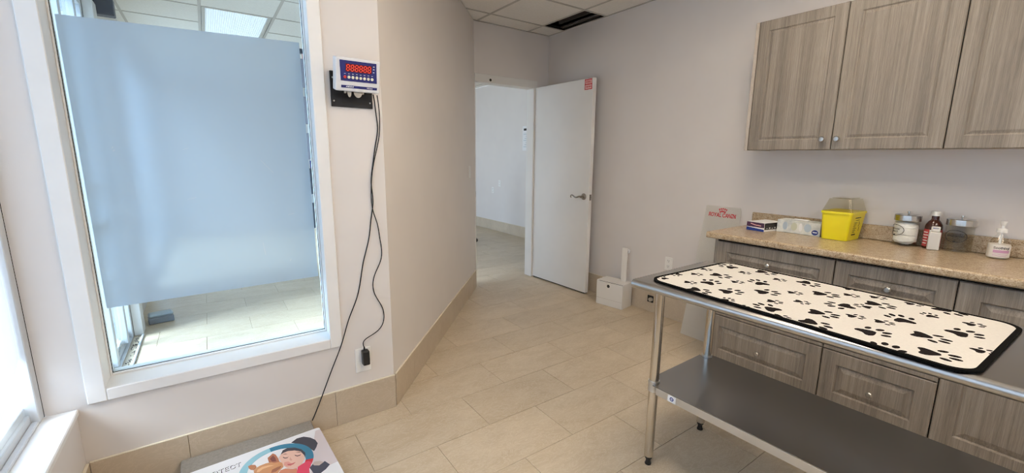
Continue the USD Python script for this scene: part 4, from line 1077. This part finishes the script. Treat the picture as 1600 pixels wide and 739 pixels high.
och = Thing("office_chair", "black office chair base, one castor peeking past the doorway edge", "chair", (3.37, 6.28, 0))
hub = (3.37, 6.28)
for k in range(5):
    a = math.radians(-31 + 72 * k)
    ex_, ey_ = hub[0] + 0.26 * math.cos(a), hub[1] + 0.26 * math.sin(a)
    l_ = och.part("base_leg", tube(spline([(hub[0] + 0.02 * math.cos(a), hub[1] + 0.02 * math.sin(a), 0.115), ((hub[0] + ex_) / 2, (hub[1] + ey_) / 2, 0.105), (ex_, ey_, 0.085)], 8), np.linspace(0.024, 0.014, 8), 8), "black_plastic", 50)
    tx, ty = -math.sin(a), math.cos(a)
    och.part("castor", cat(cyl((ex_ - 0.022 * tx, ey_ - 0.022 * ty, 0.031), (ex_ - 0.006 * tx, ey_ - 0.006 * ty, 0.031), 0.0305, 20), cyl((ex_ + 0.006 * tx, ey_ + 0.006 * ty, 0.031), (ex_ + 0.022 * tx, ey_ + 0.022 * ty, 0.031), 0.0305, 20), cyl((ex_, ey_, 0.04), (ex_, ey_, 0.082), 0.008, 10)), "black_rubber", 40, parent=l_)
och.part("gas_column", cyl((*hub, 0.10), (*hub, 0.42), 0.025, 20), "black_plastic", 40)
och.part("seat", rb(hub[0] - 0.24, hub[0] + 0.16, hub[1] - 0.20, hub[1] + 0.20, 0.42, 0.50, 0.035), "black_rubber", 40)
och.part("backrest", rb(hub[0] - 0.24, hub[0] - 0.17, hub[1] - 0.21, hub[1] + 0.21, 0.56, 0.98, 0.03), "black_rubber", 40)
och.part("back_post", tube(spline([(hub[0] - 0.15, hub[1], 0.43), (hub[0] - 0.255, hub[1], 0.50), (hub[0] - 0.25, hub[1], 0.70)], 10), 0.018, 8), "black_plastic", 50)

gk = Thing("grey_block", "small grey block lying on the floor behind the frosted window", "block", (-0.44, 4.56, 0), rot=9.0)
gk.part("block_body", cb(-0.085, 0.085, -0.035, 0.06, 0.0005, 0.055, 0.006), "grey_block")
gk.part("block_top", cb(-0.083, 0.083, -0.033, 0.058, 0.0555, 0.085, 0.012), "pale_blue", label="paler rounded top")

rk = Thing("display_rack", "tall dark pocket rack glimpsed at the right edge of the frosted glass", "rack", (0.93, 4.62, 0))
for x, z in ((0.795, 0.69), (1.045, 0.0005)):
    rk.part("post", cb(x, x + 0.015, 4.60, 4.63, z, 2.38, 0.002), "rack_dark")
rk.part("base_plate", cb(0.97, 1.16, 4.48, 4.75, 0.0005, 0.02, 0.002), "rack_dark")
rk.part("top_rail", cb(0.811, 1.044, 4.585, 4.63, 2.34, 2.38, 0.002), "rack_dark")
for k in range(5):
    z = 0.70 + 0.335 * k
    p = rk.part("pocket", cat(cb(0.811, 1.044, 4.585, 4.589, z, z + 0.25, 0.001), bx(0.811, 1.044, 4.589, 4.645, z, z + 0.004)), "rack_dark" if k < 2 else "rack_lilac")
    rk.part("leaflet", cb(0.83, 1.02, 4.60, 4.606, z + 0.005, z + 0.325, 0.001), ("pale_blue", "print_blue", "housing_grey", "pale_blue", "print_pink")[k], parent=p)

spk = Thing("wall_speaker", "small dark box mounted high beside the street window", "speaker", (-0.50, 4.55, 2.45))
spk.part("casing", cb(-0.55, -0.44, 4.445, 4.53, 2.40, 2.52, 0.006), "rack_dark")
spk.part("bracket", cb(-0.556, -0.5505, 4.441, 4.47, 2.43, 2.49, 0.001), "aluminium")


def light(label, x0, x1, y0, y1, lens, group=None):
    T = Thing("ceiling_light", label, "ceiling light", ((x0 + x1) / 2, (y0 + y1) / 2, HC), group=group)
    z = HC + 0.001
    for a in ((x0, x1, y0, y0 + 0.028), (x0, x1, y1 - 0.028, y1), (x0, x0 + 0.028, y0 + 0.0285, y1 - 0.0285), (x1 - 0.028, x1, y0 + 0.0285, y1 - 0.0285)):
        T.part("frame", cb(*a, z + 0.003, z + 0.022, 0.002), "grid_paint")
    n = 28
    xs = np.linspace(x0 + 0.029, x1 - 0.029, 2 * n + 1)
    zs = np.where(np.arange(2 * n + 1) % 2, z + 0.008, z + 0.016)
    poly = [(x, zz_) for x, zz_ in zip(xs, zs)] + [(xs[-1], z + 0.02), (xs[0], z + 0.02)]
    m = trimesh.creation.extrude_polygon(Polygon(poly), y1 - y0 - 0.058, engine="earcut")
    T.part("ribbed_lens", basis(m, (0, y1 - 0.029, 0), (1, 0, 0), (0, 0, 1), (0, -1, 0)), lens)


light("ribbed ceiling light above the frosted window's room", 0.104, 0.676, 5.099, 6.291, "lens")
for i, (x, yk) in enumerate(((2, 5), (4, 5), (3, 2), (4, 2))):
    light(("square ceiling light overhead between the frosted window and the table", "square ceiling light overhead above the steel table", "square ceiling light behind the viewer, mid room", "square ceiling light behind the viewer, on the cabinet side")[i], XG[x] + 0.014, XG[x + 1] - 0.014, YG[yk] + 0.014, YG[yk + 1] - 0.014, "troffer_lens", "overhead exam room lights")
